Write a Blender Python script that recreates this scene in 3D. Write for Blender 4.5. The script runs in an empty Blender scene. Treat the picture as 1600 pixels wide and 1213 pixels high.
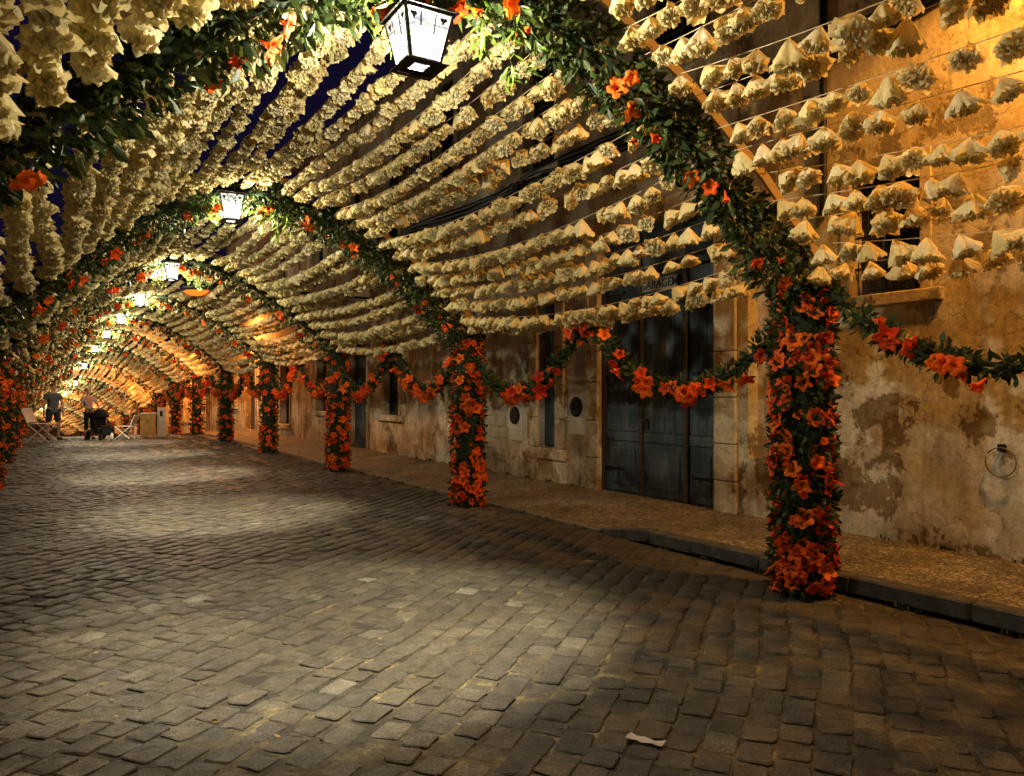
import bpy, math, random
import numpy as np
from mathutils import Vector, Matrix, Euler
random.seed(7); rng = np.random.default_rng(7)
S = bpy.context.scene; COL = S.collection
R = math.radians

# ------------------------------------------------------------------ camera, sky, exposure
TH = 31.4
cam_d = bpy.data.cameras.new('camera'); cam = bpy.data.objects.new('camera', cam_d); COL.objects.link(cam)
cam.location = (0, 0, 1.5); cam.rotation_euler = (R(90.4), 0, R(-TH))
cam_d.lens = 27; cam_d.sensor_width = 36; cam_d.clip_start = .05; cam_d.clip_end = 600
S.camera = cam
W = bpy.data.worlds.new('World'); S.world = W; W.use_nodes = True
nt = W.node_tree; bg = nt.nodes['Background']
bg.inputs['Color'].default_value = (.16, .11, .50, 1); bg.inputs['Strength'].default_value = .013
S.view_settings.view_transform = 'Standard'; S.view_settings.look = 'None'
S.view_settings.exposure = 1.25; S.view_settings.gamma = 1
S.cycles.max_bounces = 6; S.cycles.diffuse_bounces = 4; S.cycles.transparent_max_bounces = 8
S.cycles.use_denoising = True
S.cycles.sample_clamp_indirect = 3
LANTERN_W = 260; SPOT_W = 500; SODIUM_W = 420
LANTERN_COL = (1, .90, .66); SODIUM_COL = (1, .43, .08)

# ------------------------------------------------------------------ helpers
ORD = ['first', 'second', 'third', 'fourth', 'fifth', 'sixth', 'seventh', 'eighth', 'ninth', 'tenth', 'eleventh', 'twelfth',
       'thirteenth', 'fourteenth', 'fifteenth', 'sixteenth']

def tag(o, label=None, cat=None, group=None, kind=None):
    if label: o['label'] = label
    if cat: o['category'] = cat
    if group: o['group'] = group
    if kind: o['kind'] = kind
    return o

def empty(name, loc=(0, 0, 0), rz=0, parent=None):
    o = bpy.data.objects.new(name, None); COL.objects.link(o); o.location = loc; o.rotation_euler = (0, 0, rz)
    o.empty_display_size = .1
    if parent: o.parent = parent
    return o

def mesh(name, v, f, mat, smooth=False):
    me = bpy.data.meshes.new(name)
    me.from_pydata([tuple(map(float, p)) for p in v] if not isinstance(v, np.ndarray) else v.tolist(), [], f if not isinstance(f, np.ndarray) else f.tolist())
    if mat is not None: me.materials.append(mat)
    if smooth: me.polygons.foreach_set('use_smooth', [True] * len(me.polygons))
    me.update(); return me

def obj(name, me, parent=None, loc=None, rot=None, scale=None):
    o = bpy.data.objects.new(name, me); COL.objects.link(o)
    if parent: o.parent = parent
    if loc is not None: o.location = loc
    if rot is not None: o.rotation_euler = rot
    if scale is not None: o.scale = (scale,) * 3 if isinstance(scale, (int, float)) else scale
    return o

class MB:
    def __init__(s): s.v = []; s.f = []
    def box(s, x0, x1, y0, y1, z0, z1, b=0.0):
        n = len(s.v)
        if b <= 0:
            s.v += [(x0,y0,z0),(x1,y0,z0),(x1,y1,z0),(x0,y1,z0),(x0,y0,z1),(x1,y0,z1),(x1,y1,z1),(x0,y1,z1)]
            s.f += [tuple(n+i for i in q) for q in ((0,3,2,1),(4,5,6,7),(0,1,5,4),(1,2,6,5),(2,3,7,6),(3,0,4,7))]
        else:
            import itertools
            idx = {}
            for sx, sy, sz in itertools.product((0,1),(0,1),(0,1)):
                for a in range(3):
                    p = [x1 if sx else x0, y1 if sy else y0, z1 if sz else z0]
                    for c, sg in enumerate((sx, sy, sz)):
                        if c != a: p[c] += -b if sg else b
                    idx[(sx,sy,sz,a)] = len(s.v); s.v.append(tuple(p))
            for a in range(3):
                o1, o2 = [c for c in range(3) if c != a]
                for sg in (0,1):
                    q = []
                    for u, w in ((0,0),(1,0),(1,1),(0,1)):
                        k = [0,0,0]; k[a] = sg; k[o1] = u; k[o2] = w; q.append(idx[(*k, a)])
                    s.f.append(tuple(q if (sg == 1) == (a != 1) else q[::-1]))
                for u in (0,1):
                    for w in (0,1):
                        k0 = [0,0,0]; k1 = [0,0,0]; k0[a] = 0; k1[a] = 1
                        for k in (k0, k1): k[o1] = u; k[o2] = w
                        s.f.append((idx[(*k0,o1)], idx[(*k1,o1)], idx[(*k1,o2)], idx[(*k0,o2)]))
            for sx, sy, sz in itertools.product((0,1),(0,1),(0,1)):
                s.f.append(tuple(idx[(sx,sy,sz,a)] for a in range(3)))
        return s
    def tube(s, pts, r, n=8, cap=True):
        pts = [Vector(p) for p in pts]; rs = r if isinstance(r, (list, tuple)) else [r] * len(pts)
        base = len(s.v); up = Vector((0,0,1))
        for i, p in enumerate(pts):
            d = (pts[min(i+1, len(pts)-1)] - pts[max(i-1, 0)]).normalized()
            a = d.cross(up)
            if a.length < .05: a = d.cross(Vector((1,0,0)))
            a.normalize(); b = d.cross(a)
            for k in range(n):
                t = 2*math.pi*k/n; q = p + (a*math.cos(t) + b*math.sin(t))*rs[i]; s.v.append(tuple(q))
        for i in range(len(pts)-1):
            for k in range(n):
                k2 = (k+1) % n; s.f.append((base+i*n+k, base+i*n+k2, base+(i+1)*n+k2, base+(i+1)*n+k))
        if cap:
            s.f.append(tuple(base+k for k in range(n))[::-1]); s.f.append(tuple(base+(len(pts)-1)*n+k for k in range(n)))
        return s
    def quad(s, *p):
        n = len(s.v); s.v += [tuple(q) for q in p]; s.f.append(tuple(range(n, n+len(p)))); return s
    def me(s, name, mat, smooth=False): return mesh(name, s.v, s.f, mat, smooth)
    def build(s, name, mat, parent=None, smooth=False, loc=None, rot=None): return obj(name, s.me(name, mat, smooth), parent, loc, rot)

def join_instances(v, f, mats):
    """v (n,3), f list of equal-length faces, mats (m,4,4) -> joined arrays"""
    v = np.asarray(v, float); f = np.asarray(f, int); m = len(mats); n = len(v)
    vh = np.concatenate([v, np.ones((n, 1))], 1)
    V = np.einsum('mij,nj->mni', np.asarray(mats), vh)[:, :, :3].reshape(-1, 3)
    F = (f[None] + (np.arange(m) * n)[:, None, None]).reshape(-1, f.shape[1])
    return V, F

def np_mesh(name, V, F, mat, smooth=False):
    me = bpy.data.meshes.new(name); k = F.shape[1]
    me.vertices.add(len(V)); me.vertices.foreach_set('co', V.ravel().astype(np.float32))
    me.loops.add(F.size); me.loops.foreach_set('vertex_index', F.ravel().astype(np.int32))
    me.polygons.add(len(F)); me.polygons.foreach_set('loop_start', np.arange(0, F.size, k, dtype=np.int32))
    me.polygons.foreach_set('loop_total', np.full(len(F), k, dtype=np.int32))
    if smooth: me.polygons.foreach_set('use_smooth', np.ones(len(F), bool))
    me.materials.append(mat); me.update(calc_edges=True); me.validate(); return me

def frame_mats(pos, z_axis, spin, scale):
    """arrays: local +Z aligned with z_axis, spun about it"""
    pos = np.asarray(pos, float); z = np.asarray(z_axis, float); z /= np.linalg.norm(z, axis=1, keepdims=True) + 1e-9
    ref = np.where(np.abs(z[:, 2:3]) > .95, np.array([[1., 0, 0]]), np.array([[0, 0, 1.]]))
    x = np.cross(ref, z); x /= np.linalg.norm(x, axis=1, keepdims=True) + 1e-9
    y = np.cross(z, x); c = np.cos(spin)[:, None]; s = np.sin(spin)[:, None]
    x2 = x*c + y*s; y2 = -x*s + y*c
    M = np.zeros((len(pos), 4, 4)); sc = np.asarray(scale).reshape(-1, 1) * np.ones((len(pos), 1))
    M[:, :3, 0] = x2*sc; M[:, :3, 1] = y2*sc; M[:, :3, 2] = z*sc; M[:, :3, 3] = pos; M[:, 3, 3] = 1
    return M

# ------------------------------------------------------------------ materials
def new_mat(name):
    m = bpy.data.materials.new(name); m.use_nodes = True; nt = m.node_tree
    return m, nt, nt.nodes['Principled BSDF']
def N(nt, t, **k):
    n = nt.nodes.new(t)
    for a, b in k.items():
        if a in ('op',): n.operation = b
        elif hasattr(n, a) and not a.startswith('i_'): setattr(n, a, b)
        else: n.inputs[a[2:].replace('_', ' ')].default_value = b
    return n
def noise(nt, vec, scale, detail=5, rough=.6):
    n = nt.nodes.new('ShaderNodeTexNoise'); n.inputs['Scale'].default_value = scale
    n.inputs['Detail'].default_value = detail; n.inputs['Roughness'].default_value = rough
    if vec is not None: nt.links.new(vec, n.inputs['Vector'])
    return n.outputs['Fac']
def ramp(nt, fac, stops, interp='LINEAR'):
    n = nt.nodes.new('ShaderNodeValToRGB'); cr = n.color_ramp; cr.interpolation = interp
    while len(cr.elements) < len(stops): cr.elements.new(.5)
    for e, (p, c) in zip(cr.elements, stops):
        e.position = p; e.color = (*c, 1) if len(c) == 3 else c
    nt.links.new(fac, n.inputs['Fac']); return n.outputs['Color']
def mix(nt, fac, a, b, mode='MIX'):
    n = nt.nodes.new('ShaderNodeMix'); n.data_type = 'RGBA'; n.blend_type = mode
    for sock, val in ((n.inputs[0], fac), (n.inputs[6], a), (n.inputs[7], b)):
        if hasattr(val, 'is_linked') or hasattr(val, 'links'): nt.links.new(val, sock)
        elif isinstance(val, tuple): sock.default_value = (*val, 1) if len(val) == 3 else val
        else: sock.default_value = val
    return n.outputs[2]
def bump(nt, bsdf, h, strength=.4, dist=.02, chain=None):
    b = nt.nodes.new('ShaderNodeBump'); b.inputs['Strength'].default_value = strength; b.inputs['Distance'].default_value = dist
    nt.links.new(h, b.inputs['Height'])
    if chain is not None: nt.links.new(chain, b.inputs['Normal'])
    nt.links.new(b.outputs[0], bsdf.inputs['Normal']); return b.outputs[0]
def geo_pos(nt): return nt.nodes.new('ShaderNodeNewGeometry').outputs['Position']
def scaled(nt, vec, s):
    n = nt.nodes.new('ShaderNodeMapping'); n.inputs['Scale'].default_value = s; nt.links.new(vec, n.inputs['Vector']); return n.outputs[0]

def simple(name, col, rough=.7, var=.25, scale=8, metal=0, bmp=.15, spec=.3):
    m, nt, b = new_mat(name); p = geo_pos(nt); n = noise(nt, p, scale)
    lo = tuple(c*(1-var) for c in col); hi = tuple(min(1, c*(1+var)) for c in col)
    nt.links.new(ramp(nt, n, [(.3, lo), (.7, hi)]), b.inputs['Base Color'])
    b.inputs['Roughness'].default_value = rough; b.inputs['Metallic'].default_value = metal
    b.inputs['Specular IOR Level'].default_value = spec
    bump(nt, b, noise(nt, p, scale*5), bmp, .01); return m

def leafy(name, cols, trans=.25, rough=.45, rand_obj=False):
    """thin petals or leaves: colour varies per island (or object), part of the light passes through"""
    m, nt, b = new_mat(name); g = nt.nodes.new('ShaderNodeNewGeometry')
    r = g.outputs['Random Per Island']
    if rand_obj:
        oi = nt.nodes.new('ShaderNodeObjectInfo'); ad = N(nt, 'ShaderNodeMath', op='ADD'); nt.links.new(oi.outputs['Random'], ad.inputs[0]); nt.links.new(r, ad.inputs[1])
        fr = N(nt, 'ShaderNodeMath', op='FRACT'); nt.links.new(ad.outputs[0], fr.inputs[0]); r = fr.outputs[0]
    stops = [(i/(len(cols)-1), c) for i, c in enumerate(cols)]
    c = ramp(nt, r, stops)
    n = noise(nt, g.outputs['Position'], 60, 3)
    c = mix(nt, .35, c, ramp(nt, n, [(.3, (.55,.55,.55)), (.7, (1.3,1.3,1.3))]), 'MULTIPLY')
    nt.links.new(c, b.inputs['Base Color']); b.inputs['Roughness'].default_value = rough; b.inputs['Specular IOR Level'].default_value = .25
    tr = nt.nodes.new('ShaderNodeBsdfTranslucent'); nt.links.new(c, tr.inputs['Color'])
    ms = nt.nodes.new('ShaderNodeMixShader'); ms.inputs[0].default_value = trans
    out = nt.nodes['Material Output']; nt.links.new(b.outputs[0], ms.inputs[1]); nt.links.new(tr.outputs[0], ms.inputs[2]); nt.links.new(ms.outputs[0], out.inputs[0])
    bump(nt, b, noise(nt, g.outputs['Position'], 180, 4), .5, .004)
    return m

M = {}
M['paper'] = leafy('white_crepe_paper', [(.82,.70,.33), (.86,.78,.46), (.76,.60,.24), (.88,.80,.54)], .38, .8, True)
M['orange'] = leafy('orange_crepe_paper', [(.80,.07,.005), (.90,.15,.008), (.55,.025,.006), (.92,.20,.015), (.82,.09,.006)], .25, .6, True)
M['leaf'] = leafy('glossy_leaf', [(.026,.044,.014), (.044,.068,.016), (.018,.032,.014), (.085,.10,.022)], .18, .38, True)
M['leaf_bright'] = leafy('lantern_lit_leaf', [(.07,.12,.014), (.12,.17,.025), (.05,.085,.014)], .35, .4, True)  # sprigs by the lanterns: lantern light painted in as a brighter green
M['leaf_core'] = simple('dark_leaf_core', (.014,.026,.012), .9)
M['twine'] = simple('twine', (.45,.38,.24), .9)
M['board'] = simple('bare_pine_board', (.36,.26,.13), .75, .2, 3)
M['iron'] = simple('black_painted_iron', (.018,.018,.02), .45, .3, 20, .6)
M['stone'] = None

def plaster(name, base, stain, seed, damp=1.0, wash=None):
    wash = wash or base
    m, nt, b = new_mat(name); p = geo_pos(nt)
    mp = nt.nodes.new('ShaderNodeMapping'); mp.inputs['Location'].default_value = (seed*3.1, seed*7.7, seed*1.3); nt.links.new(p, mp.inputs['Vector']); q = mp.outputs[0]
    big = noise(nt, scaled(nt, q, (1, 1, .8)), 1.15, 10, .66)
    sx = nt.nodes.new('ShaderNodeSeparateXYZ'); nt.links.new(p, sx.inputs[0])
    wob = noise(nt, scaled(nt, q, (1, 1.6, 1)), .9, 8, .65)
    hh = N(nt, 'ShaderNodeMath', op='MULTIPLY_ADD'); hh.inputs[1].default_value = 2.6; nt.links.new(wob, hh.inputs[0]); nt.links.new(sx.outputs['Z'], hh.inputs[2])
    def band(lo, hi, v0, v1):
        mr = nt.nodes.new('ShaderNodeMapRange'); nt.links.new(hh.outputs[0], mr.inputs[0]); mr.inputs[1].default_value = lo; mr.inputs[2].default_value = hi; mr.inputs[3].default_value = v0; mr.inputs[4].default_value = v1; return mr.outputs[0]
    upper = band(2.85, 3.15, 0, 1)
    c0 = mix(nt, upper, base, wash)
    peel = ramp(nt, big, [(.448, (0,0,0)), (.468, (1,1,1))])
    c = mix(nt, peel, stain, c0)
    soft = noise(nt, scaled(nt, q, (1, 1.3, .7)), 2.6, 7, .7)
    c = mix(nt, .75, c, ramp(nt, soft, [(.34, (.48,.42,.30)), (.52, (.95,.93,.88)), (.66, (1.12,1.12,1.1))]), 'MULTIPLY')
    streak = noise(nt, scaled(nt, q, (1, 7, .35)), 1.2, 6, .65)
    c = mix(nt, ramp(nt, streak, [(.56, (0,0,0)), (.72, (.5,.5,.5))]), c, (.15,.11,.05))
    fine = noise(nt, q, 16, 8, .75)
    c = mix(nt, .8, c, ramp(nt, fine, [(.3, (.62,.6,.55)), (.55, (1.08,1.08,1.08))]), 'MULTIPLY')
    vo = nt.nodes.new('ShaderNodeTexVoronoi'); vo.feature = 'DISTANCE_TO_EDGE'; vo.inputs['Scale'].default_value = .9
    dm = nt.nodes.new('ShaderNodeVectorMath'); dm.operation = 'ADD'; nn_ = nt.nodes.new('ShaderNodeTexNoise'); nn_.inputs['Scale'].default_value = 3; nn_.inputs['Detail'].default_value = 6; nt.links.new(q, nn_.inputs['Vector']); nt.links.new(q, dm.inputs[0]); nt.links.new(nn_.outputs['Color'], dm.inputs[1]); nt.links.new(dm.outputs[0], vo.inputs['Vector'])
    crack = ramp(nt, vo.outputs['Distance'], [(0, (.35,.33,.3)), (.006, (1,1,1))])
    c = mix(nt, .8, c, crack, 'MULTIPLY')
    grime = band(1.15, 1.65, .8*damp, 0)
    c = mix(nt, grime, c, (.10,.075,.035))
    nt.links.new(c, b.inputs['Base Color']); b.inputs['Roughness'].default_value = .92; b.inputs['Specular IOR Level'].default_value = .15
    nb = bump(nt, b, peel, .6, .012); nb = bump(nt, b, crack, .5, .01, nb); nb = bump(nt, b, fine, .6, .025, nb); bump(nt, b, noise(nt, q, 70, 4), .35, .006, nb)
    return m
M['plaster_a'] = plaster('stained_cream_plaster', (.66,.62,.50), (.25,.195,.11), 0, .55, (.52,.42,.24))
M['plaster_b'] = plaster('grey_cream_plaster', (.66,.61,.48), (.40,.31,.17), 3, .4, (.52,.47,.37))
M['plaster_c'] = plaster('ochre_plaster', (.60,.50,.34), (.36,.25,.12), 9, .4)
M['trim'] = plaster('limestone_trim', (.56,.50,.37), (.38,.26,.11), 5, .3)
M['ashlar'] = simple('ashlar_stone', (.42,.37,.27), .9, .2, 5, 0, .5)
M['white_patch'] = simple('whitewash_patch', (.6,.58,.5), .9, .1, 6)
M['roof'] = simple('clay_roof', (.10,.05,.03), .9)

def door_mat():
    m, nt, b = new_mat('worn_green_paint'); p = geo_pos(nt)
    n = noise(nt, scaled(nt, p, (1, 1.2, .8)), 2.2, 7, .65)
    c = ramp(nt, n, [(.35, (.024,.040,.052)), (.52, (.046,.070,.084)), (.68, (.12,.135,.135))])
    g = noise(nt, scaled(nt, p, (1, 60, 2)), 1.0, 4)
    c = mix(nt, .7, c, ramp(nt, g, [(.35, (.6,.6,.6)), (.65, (1.2,1.2,1.2))]), 'MULTIPLY')
    nt.links.new(c, b.inputs['Base Color']); b.inputs['Roughness'].default_value = .6; b.inputs['Specular IOR Level'].default_value = .3
    bump(nt, b, g, .35, .006); return m
M['door'] = door_mat()
M['glass_dark'] = simple('dark_window_glass', (.012,.014,.02), .12, .1, 3, 0, .03, .5)
M['wood_dark'] = simple('dark_window_wood', (.03,.028,.025), .6, .3, 10)
M['cable'] = simple('black_cable', (.012,.012,.014), .5, .2, 10)

def cobble_mat():
    m, nt, b = new_mat('worn_granite'); g = nt.nodes.new('ShaderNodeNewGeometry'); p = g.outputs['Position']
    at = nt.nodes.new('ShaderNodeAttribute'); at.attribute_name = 'tone'
    oi = nt.nodes.new('ShaderNodeObjectInfo')
    ad = N(nt, 'ShaderNodeMath', op='ADD'); nt.links.new(at.outputs['Fac'], ad.inputs[0]); nt.links.new(oi.outputs['Random'], ad.inputs[1])
    fr = N(nt, 'ShaderNodeMath', op='FRACT'); nt.links.new(ad.outputs[0], fr.inputs[0])
    c = ramp(nt, fr.outputs[0], [(0, (.060,.053,.042)), (.35, (.086,.075,.056)), (.6, (.068,.063,.054)), (.88, (.098,.086,.062)), (.98, (.12,.11,.085)), (1, (.20,.185,.15))])
    sp = noise(nt, p, 95, 3, .8); c = mix(nt, .9, c, ramp(nt, sp, [(.30, (.25,.24,.25)), (.5, (.95,.95,.95)), (.68, (2.1,2.0,1.9))]), 'MULTIPLY')
    mid = noise(nt, p, 9, 6, .65); c = mix(nt, .8, c, ramp(nt, mid, [(.3, (.5,.5,.45)), (.65, (1.2,1.2,1.2))]), 'MULTIPLY')
    ms = noise(nt, p, 2.1, 6, .7); c = mix(nt, ramp(nt, ms, [(.5, (0,0,0)), (.68, (.45,.45,.45))]), c, (.06,.056,.02))
    bg_ = noise(nt, p, .55, 5, .6); c = mix(nt, .85, c, ramp(nt, bg_, [(.36, (.55,.52,.56)), (.6, (1.15,1.14,1.1))]), 'MULTIPLY')
    nt.links.new(c, b.inputs['Base Color'])
    b.inputs['Specular IOR Level'].default_value = .35
    nt.links.new(ramp(nt, mid, [(.3, (.75,.75,.75)), (.7, (.5,.5,.5))]), b.inputs['Roughness'])
    nb = bump(nt, b, noise(nt, p, 28, 7, .75), .9, .018); bump(nt, b, sp, .6, .006, nb); return m
M['cobble'] = cobble_mat()
def joint_mat():
    m, nt, b = new_mat('sandy_joint'); p = geo_pos(nt)
    c = ramp(nt, noise(nt, p, 3.5, 6, .7), [(.42, (.020,.017,.012)), (.58, (.085,.068,.036)), (.70, (.22,.175,.085))])
    c = mix(nt, .9, c, ramp(nt, noise(nt, p, 80, 4), [(.3, (.5,.5,.5)), (.7, (1.3,1.3,1.3))]), 'MULTIPLY')
    nt.links.new(c, b.inputs['Base Color']); b.inputs['Roughness'].default_value = .95
    bump(nt, b, noise(nt, p, 60, 5), .6, .01); return m
M['joint'] = joint_mat()
def calcada():
    m, nt, b = new_mat('small_stone_pavement'); p = geo_pos(nt)
    vo = nt.nodes.new('ShaderNodeTexVoronoi'); vo.inputs['Scale'].default_value = 23; vo.feature = 'DISTANCE_TO_EDGE'; nt.links.new(p, vo.inputs['Vector'])
    v2 = nt.nodes.new('ShaderNodeTexVoronoi'); v2.inputs['Scale'].default_value = 23; nt.links.new(p, v2.inputs['Vector'])
    sx = nt.nodes.new('ShaderNodeSeparateXYZ'); nt.links.new(v2.outputs['Color'], sx.inputs[0])
    c = ramp(nt, sx.outputs[0], [(0, (.15,.125,.08)), (.6, (.24,.20,.13)), (1, (.36,.31,.22))])
    e = ramp(nt, vo.outputs['Distance'], [(0, (0,0,0)), (.12, (1,1,1))])
    c = mix(nt, e, (.06,.05,.022), c)
    c = mix(nt, .9, c, ramp(nt, noise(nt, p, 1.6, 6, .7), [(.35, (.45,.42,.35)), (.65, (1.25,1.2,1.1))]), 'MULTIPLY')
    nt.links.new(c, b.inputs['Base Color']); b.inputs['Roughness'].default_value = .8
    nb = bump(nt, b, e, .8, .012); bump(nt, b, noise(nt, p, 60, 5), .5, .006, nb); return m
M['calcada'] = calcada()
M['kerb'] = simple('kerb_limestone', (.15,.135,.10), .85, .3, 7, 0, .4); M['kerb_dark'] = simple('kerb_basalt', (.065,.064,.062), .85, .45, 9, 0, .8)
M['ground'] = simple('dark_ground', (.06,.05,.04), .95)

def emis(name, col, strength, trans=0.0):
    m, nt, b = new_mat(name); e = nt.nodes.new('ShaderNodeEmission'); e.inputs[1].default_value = strength
    n = noise(nt, geo_pos(nt), 9, 4); nt.links.new(ramp(nt, n, [(.3, tuple(c*.86 for c in col)), (.6, col)]), e.inputs[0])
    out = nt.nodes['Material Output']
    if trans:
        t = nt.nodes.new('ShaderNodeBsdfTransparent'); ms = nt.nodes.new('ShaderNodeMixShader'); ms.inputs[0].default_value = trans
        nt.links.new(e.outputs[0], ms.inputs[1]); nt.links.new(t.outputs[0], ms.inputs[2]); nt.links.new(ms.outputs[0], out.inputs[0])
    else: nt.links.new(e.outputs[0], out.inputs[0])
    return m
M['pane'] = emis('lit_frosted_pane', (.93,.93,.98), .60, .5)
M['bulb'] = emis('glowing_bulb', (1,.95,.9), 1.2)
M['sodium'] = emis('sodium_lamp_glow', (1,.10,.008), 1.5)

# ------------------------------------------------------------------ street geometry
BAY = 5.32; Y0 = 3.78
def ya(k): return Y0 + BAY*k
def zg(y):
    t = np.maximum(0, np.asarray(y, float) - 28); t1 = np.minimum(t, 18)
    return -.0045*t1*t1 - .10*np.maximum(0, t - 18)
def xo(y):
    t = np.maximum(0, np.asarray(y, float) - 36); return -.0024*t*t
def zf(y): return float(zg(y))
def xf(y): return float(xo(y))

# ------------------------------------------------------------------ ground, road, pavement, kerb
def sheet(name, xs, ys, zfun, mat, kind='structure', parent=None, bend=1):
    V = []; F = []
    for y in ys:
        for x in xs: V.append((x + xf(y)*bend, y, zfun(x, y)))
    nx = len(xs)
    for j in range(len(ys)-1):
        for i in range(nx-1): F.append((j*nx+i, j*nx+i+1, (j+1)*nx+i+1, (j+1)*nx+i))
    o = obj(name, mesh(name, V, F, mat, True), parent)
    if kind and not parent: tag(o, kind=kind)
    return o
ys = list(np.arange(-8, 90.1, 1.0))
g = sheet('ground', [-300, -40, -8, 8, 40, 300], [-300, -60, -8] + list(range(0, 91, 3)) + [150, 400], lambda x, y: zf(min(y, 90)) - .16, M['ground'], bend=0)
tag(g, 'dark earth lying under the street and far around it')
road = sheet('road', list(np.arange(-1.6, 5.14, .6)) + [5.13], ys, lambda x, y: zf(y) - .007, M['joint'])
tag(road, 'cobbled street of worn granite setts with sandy joints')

A = R(52); DU = np.array([math.sin(A), math.cos(A)]); DV = np.array([math.cos(A), -math.sin(A)])
SL, SW = .172, .158
def camproj(x, y, z=0):
    t = R(TH); d = x*math.sin(t) + y*math.cos(t); l = x*math.cos(t) - y*math.sin(t)
    return d, l
stones = []
for i in range(-190, 240):
    off = rng.random() * .5 + (i % 2) * .45; u = -40 + off*SL
    cv = i*SW
    us = -12.0 + off*SL
    while us < 42:
        ln = SL * rng.uniform(.78, 1.28); c = (us + ln/2)*DU + cv*DV; us += ln
        if c[0] < -1.55 or c[0] > 5.06 or c[1] < -.8 or c[1] > 33: continue
        stones.append((c[0], c[1], ln, SW))
stones = np.array(stones)
sx_, sy_ = stones[:, 0].copy(), stones[:, 1].copy()
stones[:, 0] += .030*np.sin(sy_*1.9 + sx_*.7) + .022*np.sin(sx_*3.1 - sy_*1.2 + 1); stones[:, 1] += .030*np.sin(sx_*2.3 - sy_*.6 + 2) + .020*np.sin(sy_*3.7 + .5)
dep = stones[:, 0]*math.sin(R(TH)) + stones[:, 1]*math.cos(R(TH)); lat = stones[:, 0]*math.cos(R(TH)) - stones[:, 1]*math.sin(R(TH))
infr = (dep > 2.6) & (np.abs(lat/np.maximum(dep, .1)) < .70)
order = np.argsort(np.where(infr, dep, 1e6)); near = order[:300]; rest = order[300:]
def stone_verts(ln, w, seed):
    r = np.random.default_rng(seed); g = .0030
    hx, hy = ln/2 - g, w/2 - g
    P = []
    for k, (sx, sy) in enumerate(((-1,-1),(1,-1),(1,1),(-1,1))):
        jx, jy = r.uniform(-.012, .004, 2); P.append((sx*(hx+jx), sy*(hy+jy)))
    # octagon-ish outline: corners cut
    out = []
    for k in range(4):
        p0 = np.array(P[k]); pn = np.array(P[(k+1) % 4]); pp = np.array(P[k-1]); cut = r.uniform(.006, .02)
        out.append(p0 + (pp-p0)/np.linalg.norm(pp-p0)*cut); out.append(p0 + (pn-p0)/np.linalg.norm(pn-p0)*cut)
    o2 = []
    for k in range(4):
        o2 += [out[2*k], out[2*k+1]]; nx_ = out[(2*k+2) % 8]; f_ = r.uniform(.35, .65); m_ = out[2*k+1]*(1-f_) + nx_*f_; o2.append(m_ + m_/np.linalg.norm(m_)*r.uniform(-.006, .004))
    out = np.array(o2); tilt = r.uniform(-.045, .045, 2); h = r.uniform(-.005, .005)
    V = []
    for q in out: V.append((*q, -.035))
    for q in out: V.append((*(q*.99), -.0045 + h + q@tilt))
    for q in out: V.append((*(q*.925), h + q@tilt + r.uniform(-.003, .002)))
    F = []
    for a in (0, 12):
        for k in range(12): F.append((a+k, a+(k+1) % 12, a+12+(k+1) % 12, a+12+k))
    F += [(24+a, 24+b_, 24+c_, 24+d_) for a, b_, c_, d_ in ((0,1,10,11),(1,2,9,10),(2,3,8,9),(3,4,7,8),(4,5,6,7))]
    return np.array(V), F
cm = []
for s in range(24):
    V, F = stone_verts(SL, SW, 100+s); cm.append((mesh('cobble', V, F, M['cobble'], False), V, np.array(F)))
rotz = math.atan2(DU[1], DU[0])
for j in near:
    x, y, ln, w = stones[j]
    m_ = cm[rng.integers(24)][0]
    o = obj('cobble', m_, road, (x, y, zf(y) + rng.uniform(-.005, .004)), (0, 0, rotz + rng.uniform(-.07, .07)), (ln/SL, rng.uniform(.93, 1.0), 1))
VV, FF, TT = [], [], []; n0 = 0
var = rng.integers(0, 24, len(rest))
for s in range(24):
    ids = rest[var == s]; st = stones[ids]; m = len(ids); V, F = cm[s][1], cm[s][2]
    th = rotz + rng.uniform(-.07, .07, m); c, sn = np.cos(th), np.sin(th)
    lx = V[None, :, 0] * (st[:, 2]/SL)[:, None]; ly = np.repeat(V[None, :, 1], m, 0)
    X = st[:, 0:1] + lx*c[:, None] - ly*sn[:, None]; Y = st[:, 1:2] + lx*sn[:, None] + ly*c[:, None]
    Z = V[None, :, 2] + zg(Y) + rng.uniform(-.004, .004, (m, 1))
    VV.append(np.stack([X, Y, Z], 2).reshape(-1, 3)); FF.append((F[None] + (np.arange(m)*len(V))[:, None, None]).reshape(-1, 4) + n0); n0 += m*len(V)
    TT.append(np.repeat(rng.random(m), len(F)))
me = np_mesh('far_cobbles', np.concatenate(VV), np.concatenate(FF), M['cobble'])
at = me.attributes.new('tone', 'FLOAT', 'FACE'); at.data.foreach_set('value', np.concatenate(TT).astype(np.float32))
tag(obj('far_cobbles', me, road), kind='stuff')

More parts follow.
